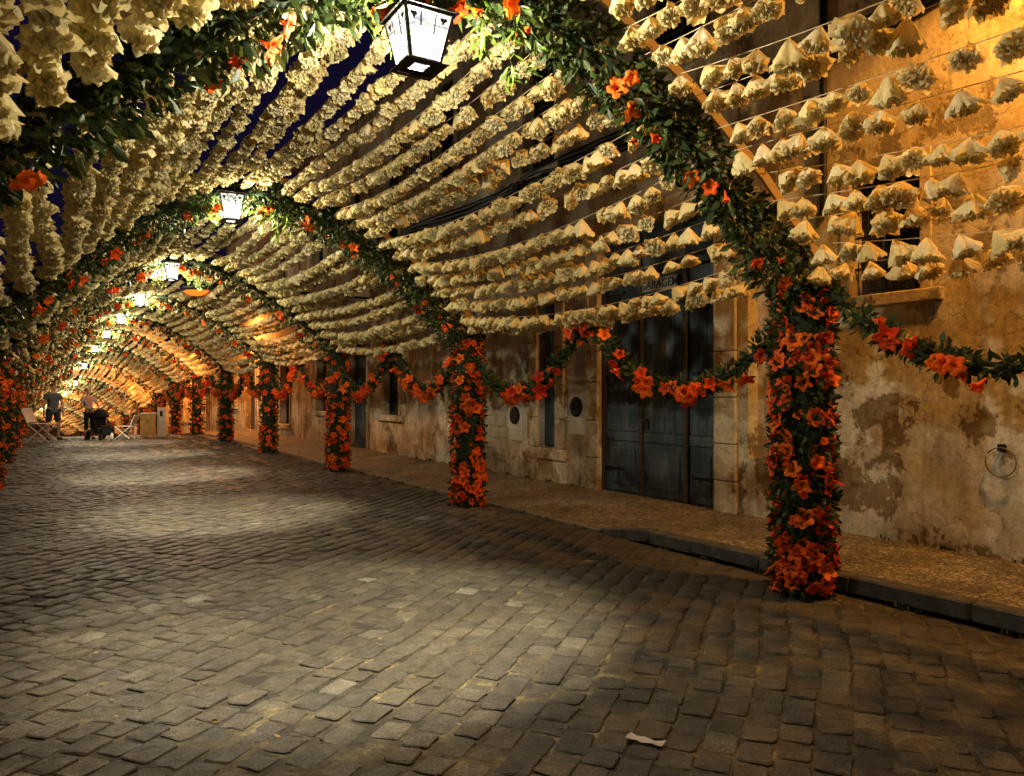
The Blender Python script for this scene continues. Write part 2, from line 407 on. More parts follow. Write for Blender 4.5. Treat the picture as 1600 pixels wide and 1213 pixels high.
def kz(y): # pavement height at the kerb: lowered in front of the garage door and beyond
    return zf(y) + (.13 if y < 5.8 else (.13 - .10*(y-5.8)/.8 if y < 6.6 else .03))
ysp = [-8, -4, 0, 2, 4, 5.4, 5.8, 6.2, 6.6] + list(np.arange(7.2, 90, 1.2))
pav = sheet('pavement', [5.27, 5.5, 6.0, 6.4, 6.86], ysp, lambda x, y: kz(y) + (zf(y) + .12 - kz(y))*min(1, (x-5.27)/1.4), M['calcada'])
tag(pav, 'raised footway of small stones along the house fronts')
kerb = empty('kerb'); tag(kerb, 'line of worn stone kerb slabs along the footway, lowered by the garage', kind='structure')
y = -2.0; 
while y < 40:
    L = rng.uniform(.75, 1.05); V = []
    if y < 5.8 < y + L: L = 5.8 - y
    if L < .2: L = .8
    b = MB(); b.box(5.12, 5.275, .006, L-.006, -.12, 0, .012)
    vs = [(vx + xf(y), vy + y, vz + (kz(y+vy) + .006 if vz > -.06 else kz(y+vy)-.0)) for vx, vy, vz in b.v]
    jz, jx = rng.uniform(-.007, .007), rng.uniform(-.007, .007); vs = [(a_ + jx, b_, c_ + jz + .006*math.sin(9*b_ + y)) for a_, b_, c_ in vs]
    obj('kerb_stone', mesh('kerb_stone', vs, b.f, M['kerb_dark' if y < 6.2 else 'kerb']), kerb); y += L
left_pav = sheet('left_pavement', [-2.7, -2.2, -1.6], ysp, lambda x, y: zf(y) + .03, M['calcada'])
tag(left_pav, 'narrow stone footway behind the left row of pillars')

# ------------------------------------------------------------------ flowers and leaves (mesh library)
def paper_flower_geo(seed, nseg=26, lo=False):
    r = np.random.default_rng(seed); Rr = r.uniform(.088, .118); H = r.uniform(.115, .16)
    ph = 2*np.pi*np.arange(nseg)/nseg; V = [(0, 0, .004)]; F = []
    nf = r.integers(4, 7); p0 = r.uniform(0, 6.28); tv = [.3, .62, .86, 1.0] if not lo else [.5, 1.0]
    el = 1 + .25*np.cos(ph - p0)
    for t in tv:
        fold = 1 + .20*t*np.cos(nf*ph + p0 + .6*np.sin(2*ph)) + (0 if t < .8 else r.uniform(-.16, .13, nseg))
        rad = Rr * (t**.72) * fold * (1 + (el-1)*t*.5); zz = -H*t*(1 + .10*np.cos((nf+1)*ph + 2)) + (r.uniform(-.016, .016, nseg) if t > .8 else 0)
        for k in range(nseg): V.append((rad[k]*math.cos(ph[k]), rad[k]*math.sin(ph[k]), zz[k] if hasattr(zz, '__len__') else zz))
    for k in range(nseg): F.append((0, 1+k, 1+(k+1) % nseg))
    for j in range(len(tv)-1):
        a = 1+j*nseg; b = a+nseg
        for k in range(nseg):
            k2 = (k+1) % nseg; F += [(a+k, b+k, b+k2), (a+k, b+k2, a+k2)]
    # frilly heart seen from below: crumpled rings inside the skirt
    layers = ((.88, -.98), (.62, -1.12), (.5, -.85), (.30, -1.15), (.12, -.95)) if not lo else ((.7, -1.08), (.3, -.95))
    st = len(V)
    for q, (rr, hz) in enumerate(layers):
        jr = r.uniform(-.16, .16, nseg); jz = r.uniform(-.20, .16, nseg)
        for k in range(nseg):
            a_ = Rr*(rr + jr[k]*(1 if q < 4 else .3)); V.append((a_*math.cos(ph[k]), a_*math.sin(ph[k]), H*(hz + jz[k])))
    for j in range(len(layers)-1):
        a = st+j*nseg; b = a+nseg
        for k in range(nseg):
            k2 = (k+1) % nseg; F += [(a+k, a+k2, b+k2), (a+k, b+k2, b+k)]
    V.append((0, 0, -H)); c = len(V)-1; a = st+(len(layers)-1)*nseg
    for k in range(nseg): F.append((c, a+(k+1) % nseg, a+k))
    return np.array(V), np.array(F)
paper_geo = [paper_flower_geo(s, 40) for s in range(18)]
paper_me = [mesh('paper_flower', v, f, M['paper'], True) for v, f in paper_geo]
paper_lo = [paper_flower_geo(50+s, 11, True) for s in range(6)]
paper_mid = [paper_flower_geo(80+s, 16, False) for s in range(6)]

def trumpet_geo(seed, nseg=20, kind='open'):
    pw = (.55, 1.0, 1.6)[seed % 3]
    r = np.random.default_rng(seed); ph = 2*np.pi*np.arange(nseg)/nseg; V = []; F = []
    if kind == 'open':
        prof = [(.008, 0), (.014, .03), (.026, .062), (.048, .082), (.070, .090), (.084, .078)]
    else:
        prof = [(.007, 0), (.012, .03), (.017, .065), (.026, .095), (.036, .115), (.034, .125)]
    for j, (rr, z) in enumerate(prof):
        t = j/(len(prof)-1); cupz = (seed*.37 % 1 - .35)*.05*(t**2) if kind == 'open' else 0; pet = 1 + (((.30 + .16*(pw > .6) + .14*(pw > 1.2))*np.abs(np.cos(2.5*ph))**pw - .17) if j > 2 else 0)*t + (r.uniform(-.06, .06, nseg) if j > 2 else 0)
        for k in range(nseg):
            w = np.atleast_1d(pet*np.ones(nseg))[k]
            V.append((rr*w*math.cos(ph[k]), rr*w*math.sin(ph[k]), z + cupz + (r.uniform(-.008, .008) if j > 2 else 0) + (.012*math.cos(5*ph[k]) * (1 if j == 5 else 0))))
    for j in range(len(prof)-1):
        for k in range(nseg):
            k2 = (k+1) % nseg; a = j*nseg; F += [(a+k, a+k2, a+nseg+k2), (a+k, a+nseg+k2, a+nseg+k)]
    n = len(V); V.append((0, 0, .105)); 
    for q in range(3): V.append((.006*math.cos(q*2.09), .006*math.sin(q*2.09), .04))
    F += [(n, n+1, n+2), (n, n+2, n+3), (n, n+3, n+1)]
    return np.array(V), np.array(F)
trump_geo = [trumpet_geo(s, 20, 'open') for s in range(9)] + [trumpet_geo(20+s, 12, 'bud') for s in range(3)]
trump_me = [mesh('orange_flower', v, f, M['orange'], True) for v, f in trump_geo]
trump_lo = [trumpet_geo(40+s, 10, 'open') for s in range(3)]

def leaf_geo(L=.075, w=.017, fold=.006):
    V = np.array([(0,0,0), (w*.75, fold, L*.3), (w, fold*1.2, L*.55), (0, -.004, L), (-w, fold*1.2, L*.55), (-w*.75, fold, L*.3), (0, -fold*.4, L*.45)])
    F = np.array([(0,1,6),(1,2,6),(2,3,6),(3,4,6),(4,5,6),(5,0,6)]); return V, F
LEAF = leaf_geo(); LEAF_B = leaf_geo(.11, .015, .006); LEAF_FAR = (np.array([(0,0,0),(.026,.004,.06),(0,0,.12),(-.026,.004,.06)]), np.array([(0,1,2),(0,2,3)]))
leaf_me = mesh('leaf', *LEAF, M['leaf']); leafb_me = mesh('leaf', *LEAF_B, M['leaf_bright'])

def rand_dir(n): v = rng.normal(size=(n, 3)); return v/np.linalg.norm(v, axis=1, keepdims=True)
def place(o_name, me, parent, Mx, base=None):
    m = Matrix([list(map(float, r)) for r in Mx])
    o = bpy.data.objects.new(o_name, me); COL.objects.link(o); o.parent = parent
    loc, q, s = m.decompose(); o.location = loc; o.rotation_euler = q.to_euler(); o.scale = s
    return o

def add_leaves(parent, org, P, D, sc, geo=LEAF, mat='leaf', individual=0, lib=None, name='leaves'):
    """P positions (world), D directions; relative to org. The first `individual` are objects, the rest one mesh"""
    Mx = frame_mats(P - org, D, rng.uniform(0, 6.28, len(P)), sc)
    for i in range(individual): place('leaf', lib, parent, Mx[i])
    if individual < len(P):
        V, F = join_instances(geo[0], geo[1], Mx[individual:]); o = obj(name, np_mesh(name, V, F, M[mat]), parent); tag(o, kind='stuff')

# arch profile (X, Z), right pillar top to left pillar top
PROF = np.array([(4.84,2.28),(4.55,2.56),(4.1,2.93),(3.65,3.26),(3.2,3.52),(2.8,3.72),(2.4,3.83),(2.05,3.87),(1.65,3.80),(1.25,3.63),(.85,3.40),(.45,3.08),(.05,2.72),(-.3,2.42),(-.6,2.20),(-.74,2.02)])
seg = np.linalg.norm(np.diff(PROF, axis=0), axis=1); CUM = np.concatenate([[0], np.cumsum(seg)]); LEN = CUM[-1]
def prof(s):
    s = np.clip(s, 0, LEN); return np.stack([np.interp(s, CUM, PROF[:, 0]), np.interp(s, CUM, PROF[:, 1])], -1)
def prof_n(s):
    a = prof(np.asarray(s)-.1); b = prof(np.asarray(s)+.1); t = b-a; t /= np.linalg.norm(t, axis=-1, keepdims=True); return t, np.stack([-t[..., 1], t[..., 0]], -1)  # tangent; normal points down/in
def arch_pos(k, s, dz=0):
    p = prof(s); y = ya(k); return np.stack([p[..., 0] + xf(y), np.full(p[..., 0].shape, y), p[..., 1] + zf(y) + dz], -1)

# ------------------------------------------------------------------ flowered arches
ARCH_WORDS = {-1: 'arch overhead behind the viewer', 0: 'nearest arch', 1: 'second arch', 2: 'third arch', 3: 'fourth arch', 4: 'fifth arch', 5: 'sixth arch', 6: 'seventh arch', 7: 'eighth arch', 8: 'ninth arch', 9: 'tenth arch', 10: 'eleventh arch', 11: 'twelfth arch', 12: 'thirteenth arch', 13: 'fourteenth arch'}
ARCH_LABEL = {
 -1: 'flowered leaf arch standing out of view behind the nearest arch',
 0: 'nearest leafy arch, resting on the big orange flowered pillar beside the kerb',
 1: 'second leafy arch, its pillar left of the round wall plates',
 2: 'third leafy arch from the front, its pillar before the tall dark door',
 3: 'fourth leafy arch from the front, with an orange flowered pillar by the kerb',
 4: 'fifth leafy arch from the front, pillars near the crest of the street',
 5: 'sixth leafy arch from the front, standing about level with the pale bin',
}
def pillar(parent, k, x, right):
    y = ya(k); z0 = zf(y); xx = x + xf(y); org = np.array([0., y, z0])
    d, l = camproj(xx, y); vis = (d > 0 and abs(l/d) < .71); near_ = vis and k <= 4 and d < 24
    h = 2.25 if right else 2.02
    pm = MB().tube([(xx, 0, 0), (xx, 0, h+.05)], .165, 12).build('pillar', M['leaf_core'], parent)
    n = 2400 if (vis and k == 0) else (1200 if near_ else 260)
    a = rng.uniform(0, 6.28, n); z = rng.uniform(.02, h+.1, n); rr = rng.uniform(.15, .22, n)
    P = np.stack([xx + rr*np.cos(a), y + rr*np.sin(a), z0 + z], 1)
    D = np.stack([np.cos(a), np.sin(a), rng.uniform(-1.2, 1.0, n)], 1) + rng.normal(0, .5, (n, 3))
    ind = 120 if (k == 0 and right) else (50 if (k == 1 and right) else 0)
    add_leaves(pm, org, P, D, rng.uniform(.7, 1.25, n) if near_ else rng.uniform(1., 1.5, n), LEAF if near_ else LEAF_FAR, 'leaf', ind, leaf_me)
    # orange flowers in ragged bands, thickest near the foot
    nf = {0: 330, 1: 230, 2: 180}.get(k, 115); zz = []
    bands = [(.12, 16), (.30, 16), (.52, 15), (.74, 9), (.95, 11), (1.13, 9), (1.32, 13), (1.55, 10), (1.78, 11), (2.0, 9), (2.15, 8)]
    A_, Z_ = [], []
    for zc, c in bands:
        if zc > h + .02: continue
        c = int(c*nf/125*1.05); ph = rng.uniform(0, 6.28)
        for i in range(c): A_.append(ph + 6.283*i/c + rng.normal(0, .30)); Z_.append(zc + rng.normal(0, .075) + .04*math.sin(2*(ph+6.283*i/c)))
    A_ = np.array(A_); Z_ = np.clip(np.array(Z_), .06, h); m = len(A_)
    P = np.stack([xx + .165*np.cos(A_), y + .165*np.sin(A_), z0 + Z_], 1)
    D = np.stack([np.cos(A_), np.sin(A_), rng.uniform(-.35, .25, m)], 1) + rng.normal(0, .42, (m, 3))
    Mx = frame_mats(P - org, D, rng.uniform(0, 6.28, m), rng.uniform(.40, .80, m))
    if near_:
        for i in range(m): place('orange_flower', trump_me[rng.choice(12, p=[.085]*9 + [.079,.078,.078])], pm, Mx[i])
    else:
        V, F = join_instances(*trump_lo[0], Mx); tag(obj('orange_flowers', np_mesh('orange_flowers', V, F, M['orange']), pm), kind='stuff')
    return pm

def build_arch(k):
    y = ya(k); z0 = zf(y); org = np.array([0., y, z0])
    root = empty('flower_arch', tuple(org))
    tag(root, ARCH_LABEL.get(k, ORD[k] + ' leafy flowered arch counted from the front, far down the street'), 'flower arch', 'leafy arches spanning the street')
    dx = xf(y)
    # wooden board arch: segments of pine plank on the near and far face
    ss = np.linspace(.1, LEN-.1, 9); pp = prof(ss)
    for side in (-.16,):
        for i in range(8):
            a, c = pp[i], pp[i+1]; t = (c-a)/np.linalg.norm(c-a); nn = np.array([-t[1], t[0]]); b = MB(); w = .035
            q = [a + nn*w*1 - t*.004, c + nn*w + t*.004, c - nn*w + t*.004, a - nn*w - t*.004]
            y1, y2 = side-.012, side+.012
            q = [p - nn*.13 for p in q]; vs = [(p[0]+dx, y1 + .0015*(i % 2), p[1]+.03) for p in q] + [(p[0]+dx, y2, p[1]+.03) for p in q]
            f = [(0,1,2,3),(7,6,5,4),(0,4,5,1),(1,5,6,2),(2,6,7,3),(3,7,4,0)]
            obj('board', mesh('board', vs, f, M['board']), root)
    # leaf garland
    d0, _ = camproj(2, y)
    s = np.linspace(0, LEN, 40); p = prof(s); core = MB().tube([(q[0]+dx, .02, q[1]-.03) for q in p], .05, 8).build('garland_core', M['leaf_core'], root)
    n = 5600 if k in (0, 1) else (2200 if k in (2, 3) else (900 if k >= 0 else 900))
    s = rng.uniform(0, LEN, n); p = prof(s); t, nn = prof_n(s)
    lump = .75 + .5*np.sin(s*5.1 + k) * np.sin(s*2.3 + 1.7*k)
    rr = (.19 if k == 0 else .22)*np.sqrt(rng.random(n))*(.75 + .35*lump); a = rng.uniform(0, 6.28, n)
    off = np.cos(a)*rr; P = np.stack([p[:, 0] + dx + nn[:, 0]*0 - t[:, 0]*0 + (-nn[:, 0])*off, y + .02 + np.sin(a)*rr*1.05, p[:, 1] + z0 - .04 + nn[:, 1]*(-1)*off*-1], 1)
    P[:, 0] = p[:, 0] + dx + nn[:, 0]*off; P[:, 2] = p[:, 1] + z0 - .05 + nn[:, 1]*off
    D = np.stack([nn[:, 0]*np.cos(a), np.sin(a), nn[:, 1]*np.cos(a)], 1) + rng.normal(0, .7, (n, 3)) + np.array([0, 0, -.35])
    ind = 250 if k == 0 else (130 if k == 1 else 0)
    add_leaves(root, org, P, D, rng.uniform(.5, 1.55, n) if k < 4 else rng.uniform(1, 1.5, n), LEAF if k in (0, 1, 2, 3) else LEAF_FAR, 'leaf', ind, leaf_me)
    # hanging sprigs either side of the lantern, its light put into their brighter green
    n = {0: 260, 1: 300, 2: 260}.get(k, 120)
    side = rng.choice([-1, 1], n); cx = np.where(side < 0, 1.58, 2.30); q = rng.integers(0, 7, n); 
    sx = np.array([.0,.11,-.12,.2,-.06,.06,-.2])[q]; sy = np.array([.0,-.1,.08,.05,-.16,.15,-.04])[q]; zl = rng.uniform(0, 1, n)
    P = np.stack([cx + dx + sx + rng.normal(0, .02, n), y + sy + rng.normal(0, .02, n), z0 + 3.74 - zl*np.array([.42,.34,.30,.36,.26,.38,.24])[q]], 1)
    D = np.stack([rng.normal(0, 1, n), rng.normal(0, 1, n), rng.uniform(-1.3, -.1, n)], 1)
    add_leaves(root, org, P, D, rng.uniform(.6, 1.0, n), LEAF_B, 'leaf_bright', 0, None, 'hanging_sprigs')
    # orange flowers on the underside, in small bunches
    nb = 11 if k == 0 else 15; sc_ = np.concatenate([np.linspace(.5, LEN-.4, nb) + rng.normal(0, .12, nb), [LEN*.46, LEN*.56]]); P, D = [], []
    for c in sc_:
        for j in range(rng.integers(1, 4)):
            s1 = c + rng.normal(0, .07); pq = prof(np.array([s1]))[0]; t1, n1 = prof_n(np.array([s1])); n1 = n1[0]
            if n1[1] > 0: n1 = -n1
            P.append((pq[0]+dx+n1[0]*.14, y + rng.uniform(-.2, .14), pq[1]+z0-.05+n1[1]*.14)); D.append((n1[0]*.5 + rng.normal(0, .3), rng.normal(-.45, .4), -.6 + rng.normal(0, .3)))
    P = np.array(P); D = np.array(D); Mx = frame_mats(P-org, D, rng.uniform(0, 6, len(P)), rng.uniform(.5, .78, len(P)) * (1 if k < 2 else 1.2))
    if k <= 3 and k >= 0:
        for i in range(len(P)): place('orange_flower', trump_me[rng.integers(12)], root, Mx[i])
    else:
        V, F = join_instances(*trump_lo[0], Mx); tag(obj('orange_flowers', np_mesh('orange_flowers', V, F, M['orange']), root), kind='stuff')
    pillar(root, k, 4.86, True); pillar(root, k, -.75, False)
    return root
LAST = 13
for k in range(-1, LAST+1): build_arch(k)

# ------------------------------------------------------------------ strings of white paper flowers
NS = 30
S_POS = np.linspace(.10, LEN-.12, NS)
def string_curve(k, i, n, jit):
    """points from arch k to arch k+1 at string i"""
    a = arch_pos(k, np.array([S_POS[i] + jit[0]]))[0]; b = arch_pos(k+1, np.array([S_POS[i] + jit[1]]))[0]
    a[2] += .06; b[2] += .06; a[1] += -.02; b[1] -= .17
    t = np.linspace(0, 1, n)[:, None]; p = a + (b-a)*t; p[:, 2] -= jit[2]*4*(t[:, 0]*(1-t[:, 0])); p[:, 0] += .03*jit[3]*np.sin(np.pi*t[:, 0]*2)
    return p
def string_label(k, i):
    a = 'this side of the nearest arch' if k == -1 else ('from %s to %s arch' % ('nearest' if k == 0 else ORD[k], ORD[k+1]))
    j = NS-1-i
    pos = (ORD[i] + ' up from the right' if i else 'lowest on the right') if i < NS//2 else (ORD[j] + ' up from the left' if j else 'lowest on the left')
    return 'white paper flower string %s, %s' % (a, pos)
GROUP = 'white paper flower strings hung between the arches'
LAY_MATS_FAR = []
for k in range(-1, LAST):
    for i in range(NS):
        jit = rng.normal(0, .02, 2).tolist() + [abs(rng.normal(.10, .04)) + (.05 if i < 4 else 0), rng.normal()]
        p = string_curve(k, i, 40, jit)
        L = np.linalg.norm(p[-1]-p[0])
        gap = {-1: .18, 0: .145, 1: .135}.get(k, .14)
        if k <= 1:
            sel = []; s = rng.uniform(.02, .12)
            while s < L - .04:
                sel.append(s); s += gap*rng.uniform(.78, 1.22) * (1.25 if (k == 0 and s < 1.6 and i < 12) else 1)
        else: sel = np.arange(.04, L-.03, gap*.95)
        sel = np.array(sel); m = len(sel)
        tt = np.linspace(0, L, 40); P = np.stack([np.interp(sel, tt, p[:, c]) for c in range(3)], 1)
        if k == 2:
            keep = np.linalg.norm(P - np.array([2.58, 16.3, 3.66]), axis=1) > .42; sel = sel[keep]; P = P[keep]; m = len(sel)
        # local +Z is the tip: up with a lean along the string and out
        axis = (p[-1]-p[0])/L
        lean = rng.normal(0, .28 if i < 9 else .15, (m, 3)); Z = np.array([0, 0, 1.]) + lean + axis*rng.normal(.30, .22, (m, 1))
        sc = rng.uniform(.85, 1.15, m); spin = rng.uniform(0, 6.28, m); sc *= (.80 if k == -1 else .74) * (1 - .22*math.exp(-((S_POS[i]/LEN - .56)/.17)**2) - (.10 if i > NS*.7 else 0))
        if k <= 1:
            org = p[0]; root = empty('flower_string', tuple(map(float, org)))
            tag(root, string_label(k, i), 'flower string', GROUP)
            MB().tube([tuple(q-org) for q in p[::3]] + [tuple(p[-1]-org)], .0028, 4, False).build('twine', M['twine'], root)
            Mx = frame_mats(P-org, Z, spin, sc)
            for j in range(m): place('paper_flower', paper_me[rng.integers(18)], root, Mx[j])
        else:
            if k < 9:
                org = p[0]; Mx = frame_mats(P-org, Z, spin, sc*1.04)
            else: org = np.zeros(3); Mx = frame_mats(P, Z, spin, sc*1.08)
            geo = paper_mid[i % 6] if k == 2 else paper_lo[i % 6]
            if k >= 9: LAY_MATS_FAR.append(Mx); continue
            V, F = join_instances(*geo, Mx); tb = MB().tube([tuple(q-org) for q in p[::6]] + [tuple(p[-1]-org)], .006, 3, False); tf = np.array(tb.f) + len(V)
            V = np.concatenate([V, np.array(tb.v)]); F = np.concatenate([F, tf[:, [0,1,2]], tf[:, [0,2,3]]])
            o = obj('flower_string', np_mesh('flower_string', V, F, M['paper']), None, tuple(map(float, org)))
            tag(o, string_label(k, i), 'flower string', GROUP)
V, F = join_instances(*paper_lo[0], np.concatenate(LAY_MATS_FAR))
tag(obj('far_flower_strings', np_mesh('far_flower_strings', V, F, M['paper'])), 'mass of white paper flowers hung at the far low end of the street', kind='stuff')

# ------------------------------------------------------------------ leaf swags between the pillars
def swag(k, x, right):
    ya_, yb = ya(k)+.2, ya(k+1)-.2; ym = (ya_+yb)/2; dx0 = xf(ym)
    zt = 2.0 if k >= 0 else 2.15; pts = []
    for (y0, z_0, y1, z_1) in ((ya_, zt, ym, 2.32), (ym, 2.32, yb, 1.95 if k >= 0 else 2.28)):
        for t in np.linspace(0, 1, 16)[(0 if not pts else 1):]:
            yy = y0 + (y1-y0)*t; zz = z_0 + (z_1-z_0)*t - .62*4*t*(1-t)*(1 if k >= 0 else 1.05)
            pts.append((x + xf(yy), yy, zz + zf(yy)))
    pts = np.array(pts); d, l = camproj(pts[15][0], ym); vis = d > 0 and abs(l/d) < .75 or (k == -1 and right)
    org = pts[15]; side = 'right' if right else 'left'
    root = empty('leaf_swag', tuple(org))
    where = {(-1, True): 'leafy garland with orange flowers sagging before the barred window, right of the big pillar',
             (0, True): 'leafy garland with orange flowers looped across the green garage door',
             (1, True): 'leafy garland with orange flowers looped left of the second pillar'}.get((k, right),
             'leafy garland looped between the %s and %s pillars of the %s row' % (ORD[k+1] if k < 0 else ORD[k], ORD[k+1], side))
    if k == -1 and not right: where = 'leafy garland looped behind the first left pillar, out of view'
    tag(root, where, 'garland', 'leafy garlands looped between the pillars')
    MB().tube([tuple(q-org) for q in pts], .03, 7).build('garland_core', M['leaf_core'], root)
    if right: MB().tube([(0, 0, .02), (0, 0, .34)], .004, 5).build('twine', M['twine'], root)
    n = 1700 if (vis and k <= 1) else (800 if vis else 250); cl = np.linspace(0, len(pts)-1, n) + rng.normal(0, .2, n); cl = np.clip(cl, 0, len(pts)-1)
    C = np.stack([np.interp(cl, np.arange(len(pts)), pts[:, c]) for c in range(3)], 1)
    D = rand_dir(n) + np.array([0, 0, .1]); P = C + D*rng.uniform(.01, .065, (n, 1))*(1 + .5*np.sin(cl*2.1))[:, None]
    near_ = vis and k <= 2
    add_leaves(root, org, P, D, rng.uniform(.8, 1.3, n) if near_ else rng.uniform(.9, 1.3, n), LEAF if near_ else LEAF_FAR, 'leaf', 60 if (right and k in (-1, 0)) else 0, leaf_me)
    m = 74 if k >= 0 else 30
    hot = rng.choice([1, 3, 5, 6, 7, 8, 9, 10, 12, 14, 15, 16, 18, 20, 21, 22, 23, 24, 25, 27, 29], m) + rng.normal(0, .45, m)
    C = np.stack([np.interp(hot, np.arange(len(pts)), pts[:, c]) for c in range(3)], 1)
    D = np.stack([rng.normal(-.6 if right else .5, .3, m), rng.normal(-.3, .5, m), rng.normal(-.35, .4, m)], 1); P = C + D*.075
    Mx = frame_mats(P-org, D, rng.uniform(0, 6, m), rng.uniform(.55, .9, m))
    if near_:
        for i in range(m): place('orange_flower', trump_me[rng.integers(12)], root, Mx[i])
    else:
        V, F = join_instances(*trump_lo[1], Mx); tag(obj('orange_flowers', np_mesh('orange_flowers', V, F, M['orange']), root), kind='stuff')
for k in range(-1, 9): swag(k, 4.86, True)
for k in range(2, 9): swag(k, -.75, False)

# ------------------------------------------------------------------ lanterns
def lantern_meshes():
    out = {}
    wt, wb, H = .135, .085, .32
    def ring(hw, z, t, h):
        b = MB()
        b.box(-hw-t, hw+t, -hw-t, -hw+t, z, z+h); b.box(-hw-t, hw+t, hw-t, hw+t, z, z+h)
        b.box(-hw-t, -hw+t, -hw+t, hw-t, z, z+h); b.box(hw-t, hw+t, -hw+t, hw-t, z, z+h); return b
    b = ring(wt, H, .011, .022); b2 = ring(wb, -.012, .011, .022)
    n = len(b.v); b.v += b2.v; b.f += [tuple(i+n for i in f) for f in b2.f]
    for sx in (-1, 1):
        for sy in (-1, 1): b.tube([(sx*wb, sy*wb, 0), (sx*wt, sy*wt, H)], .011, 4)
        for s_ in (-1, 1): b.box(s_*.061-.017, s_*.061+.017, -.078, .078, -.007, .002)
    for s_ in (-1, 1): b.box(-.0438, .0438, s_*.061-.017, s_*.061+.017, -.0065, .0015)
    for s_ in (-1, 1): b.box(s_*.108-.013, s_*.108+.013, -.12, .12, -.02, -.0125); b.box(-.0945, .0945, s_*.108-.013, s_*.108+.013, -.0205, -.013)
    out['frame'] = b.me('lantern_frame', M['iron'])
    c = MB()
    n = 0; top = []
    for hw, z in ((wt+.03, H+.022), (wt+.03, H+.03), (.06, H+.12), (.045, H+.13), (.045, H+.16), (.012, H+.175)):
        top.append([(-hw,-hw,z),(hw,-hw,z),(hw,hw,z),(-hw,hw,z)])
    for r_ in top: c.v += r_
    for j in range(len(top)-1):
        for q in range(4): c.f.append((j*4+q, j*4+(q+1) % 4, j*4+4+(q+1) % 4, j*4+4+q))
    c.f.append((3,2,1,0)); e = (len(top)-1)*4; c.f.append((e, e+1, e+2, e+3))
    out['roof'] = c.me('lantern_roof', M['iron'])
    out['bulb'] = MB().tube([(0,0,.30),(0,0,.27),(0,0,.24),(0,0,.19),(0,0,.16),(0,0,.15)], [.012,.014,.03,.034,.022,.004], 10).me('bulb', M['bulb'], True)
    # one side pane with glazing bars and small vine crests, facing -Y
    p = MB(); i = .010
    p.quad((-wb+i, -wb, .012), (wb-i, -wb, .012), (wt-i, -wt, H-.002), (-wt+i, -wt, H-.002)); out['pane'] = p.me('pane', M['pane'])
    q = MB()
    def on(u, v, o=.003): # u -1..1, v 0..1
        hw = wb + (wt-wb)*v; return (u*hw, -hw-o, H*v)
    for u in (-.36, .30):
        q.tube([on(u, .97), on(u, .66 if u < 0 else .55)], .0042, 4)
    q.tube([on(-.92, .75), on(.92, .75)], .0042, 4); out['bars'] = q.me('glazing_bar', M['iron'])
    cr = MB()
    for u in (-.68, .66):
        for du, dv, r_ in ((-.07,.03,.10), (.07,.03,.10), (0,-.02,.08), (0,-.06,.05)):
            a0 = [on(u+du+r_*math.cos(t)*.9, .87+dv+r_*.42*math.sin(t), .0025) for t in np.linspace(0, 6.283, 9)[:-1]]
            cr.quad(*a0)
    out['crest'] = cr.me('crest', M['iron'])
    out['hook'] = MB().tube([(0,0,H+.17),(0,0,H+.22),(.012,0,H+.24),(0,0,H+.26),(0,0,H+.34)], .005, 6).me('hook', M['iron'])
    bq = MB(); bq.quad((-.05,-.05,.004),(.05,-.05,.004),(.05,.05,.004),(-.05,.05,.004)); out['base_pane'] = bq.me('base_pane', M['pane'])
    return out
LM = lantern_meshes()
LANT = [(-1, 1.9, 3.35), (0, 1.665, 3.205), (1, 1.80, 3.45), (2, 1.88, 3.46), (3, 1.9, 3.52), (4, 1.92, 3.52), (5, 1.9, 3.45), (6, 1.8, 3.45), (7, 1.7, 3.4), (8, 1.7, 3.4), (9, 1.7, 3.4), (10, 1.7, 3.4), (11, 1.7, 3.4), (12, 1.7, 3.4)]
LWORD = {-1: 'lit square lantern hanging overhead behind the viewer', 0: 'largest lit white lantern, hanging at the top of the nearest arch', 1: 'second largest lit lantern, hanging from the second arch'}
for k, x, z in LANT:
    y = ya(k); root = empty('lantern', (x + xf(y), y - (.12 if k == 0 else .06), z + zf(y)), R(-3 + rng.uniform(-3, 3)))
    root.scale = (.96, .96, .72) if k == 0 else (.96, .96, .84)
    tag(root, LWORD.get(k, 'small lit lantern, %s in the line down the street, under the %s' % (ORD[k], ARCH_WORDS[k])), 'lantern', 'white lit lanterns down the street')
    obj('frame', LM['frame'], root); obj('lantern_roof', LM['roof'], root); obj('hook', LM['hook'], root); obj('bulb', LM['bulb'], root); obj('base_pane', LM['base_pane'], root)
    for q in range(4):
        pn = obj('pane', LM['pane'], root, (0,0,0), (0,0,R(90*q)))
        if k < 5: obj('glazing_bar', LM['bars'], pn)
        if k < 3: obj('crest', LM['crest'], pn)
    ld = bpy.data.lights.new('lantern_light', 'POINT'); ld.energy = LANTERN_W * (.46 if k == -1 else 1); ld.color = LANTERN_COL; ld.shadow_soft_size = .04
    lo = bpy.data.objects.new('lantern_light', ld); COL.objects.link(lo); lo.parent = root; lo.location = (0, 0, .078)
    if 0 <= k < 8:
        ld = bpy.data.lights.new('lantern_downlight', 'SPOT'); ld.energy = SPOT_W; ld.color = LANTERN_COL; ld.shadow_soft_size = .03; ld.spot_size = R(52); ld.spot_blend = .55
        lo = bpy.data.objects.new('lantern_downlight', ld); COL.objects.link(lo); lo.parent = root; lo.location = (0, 0, -.025); lo.rotation_euler = (R(15), 0, 0)

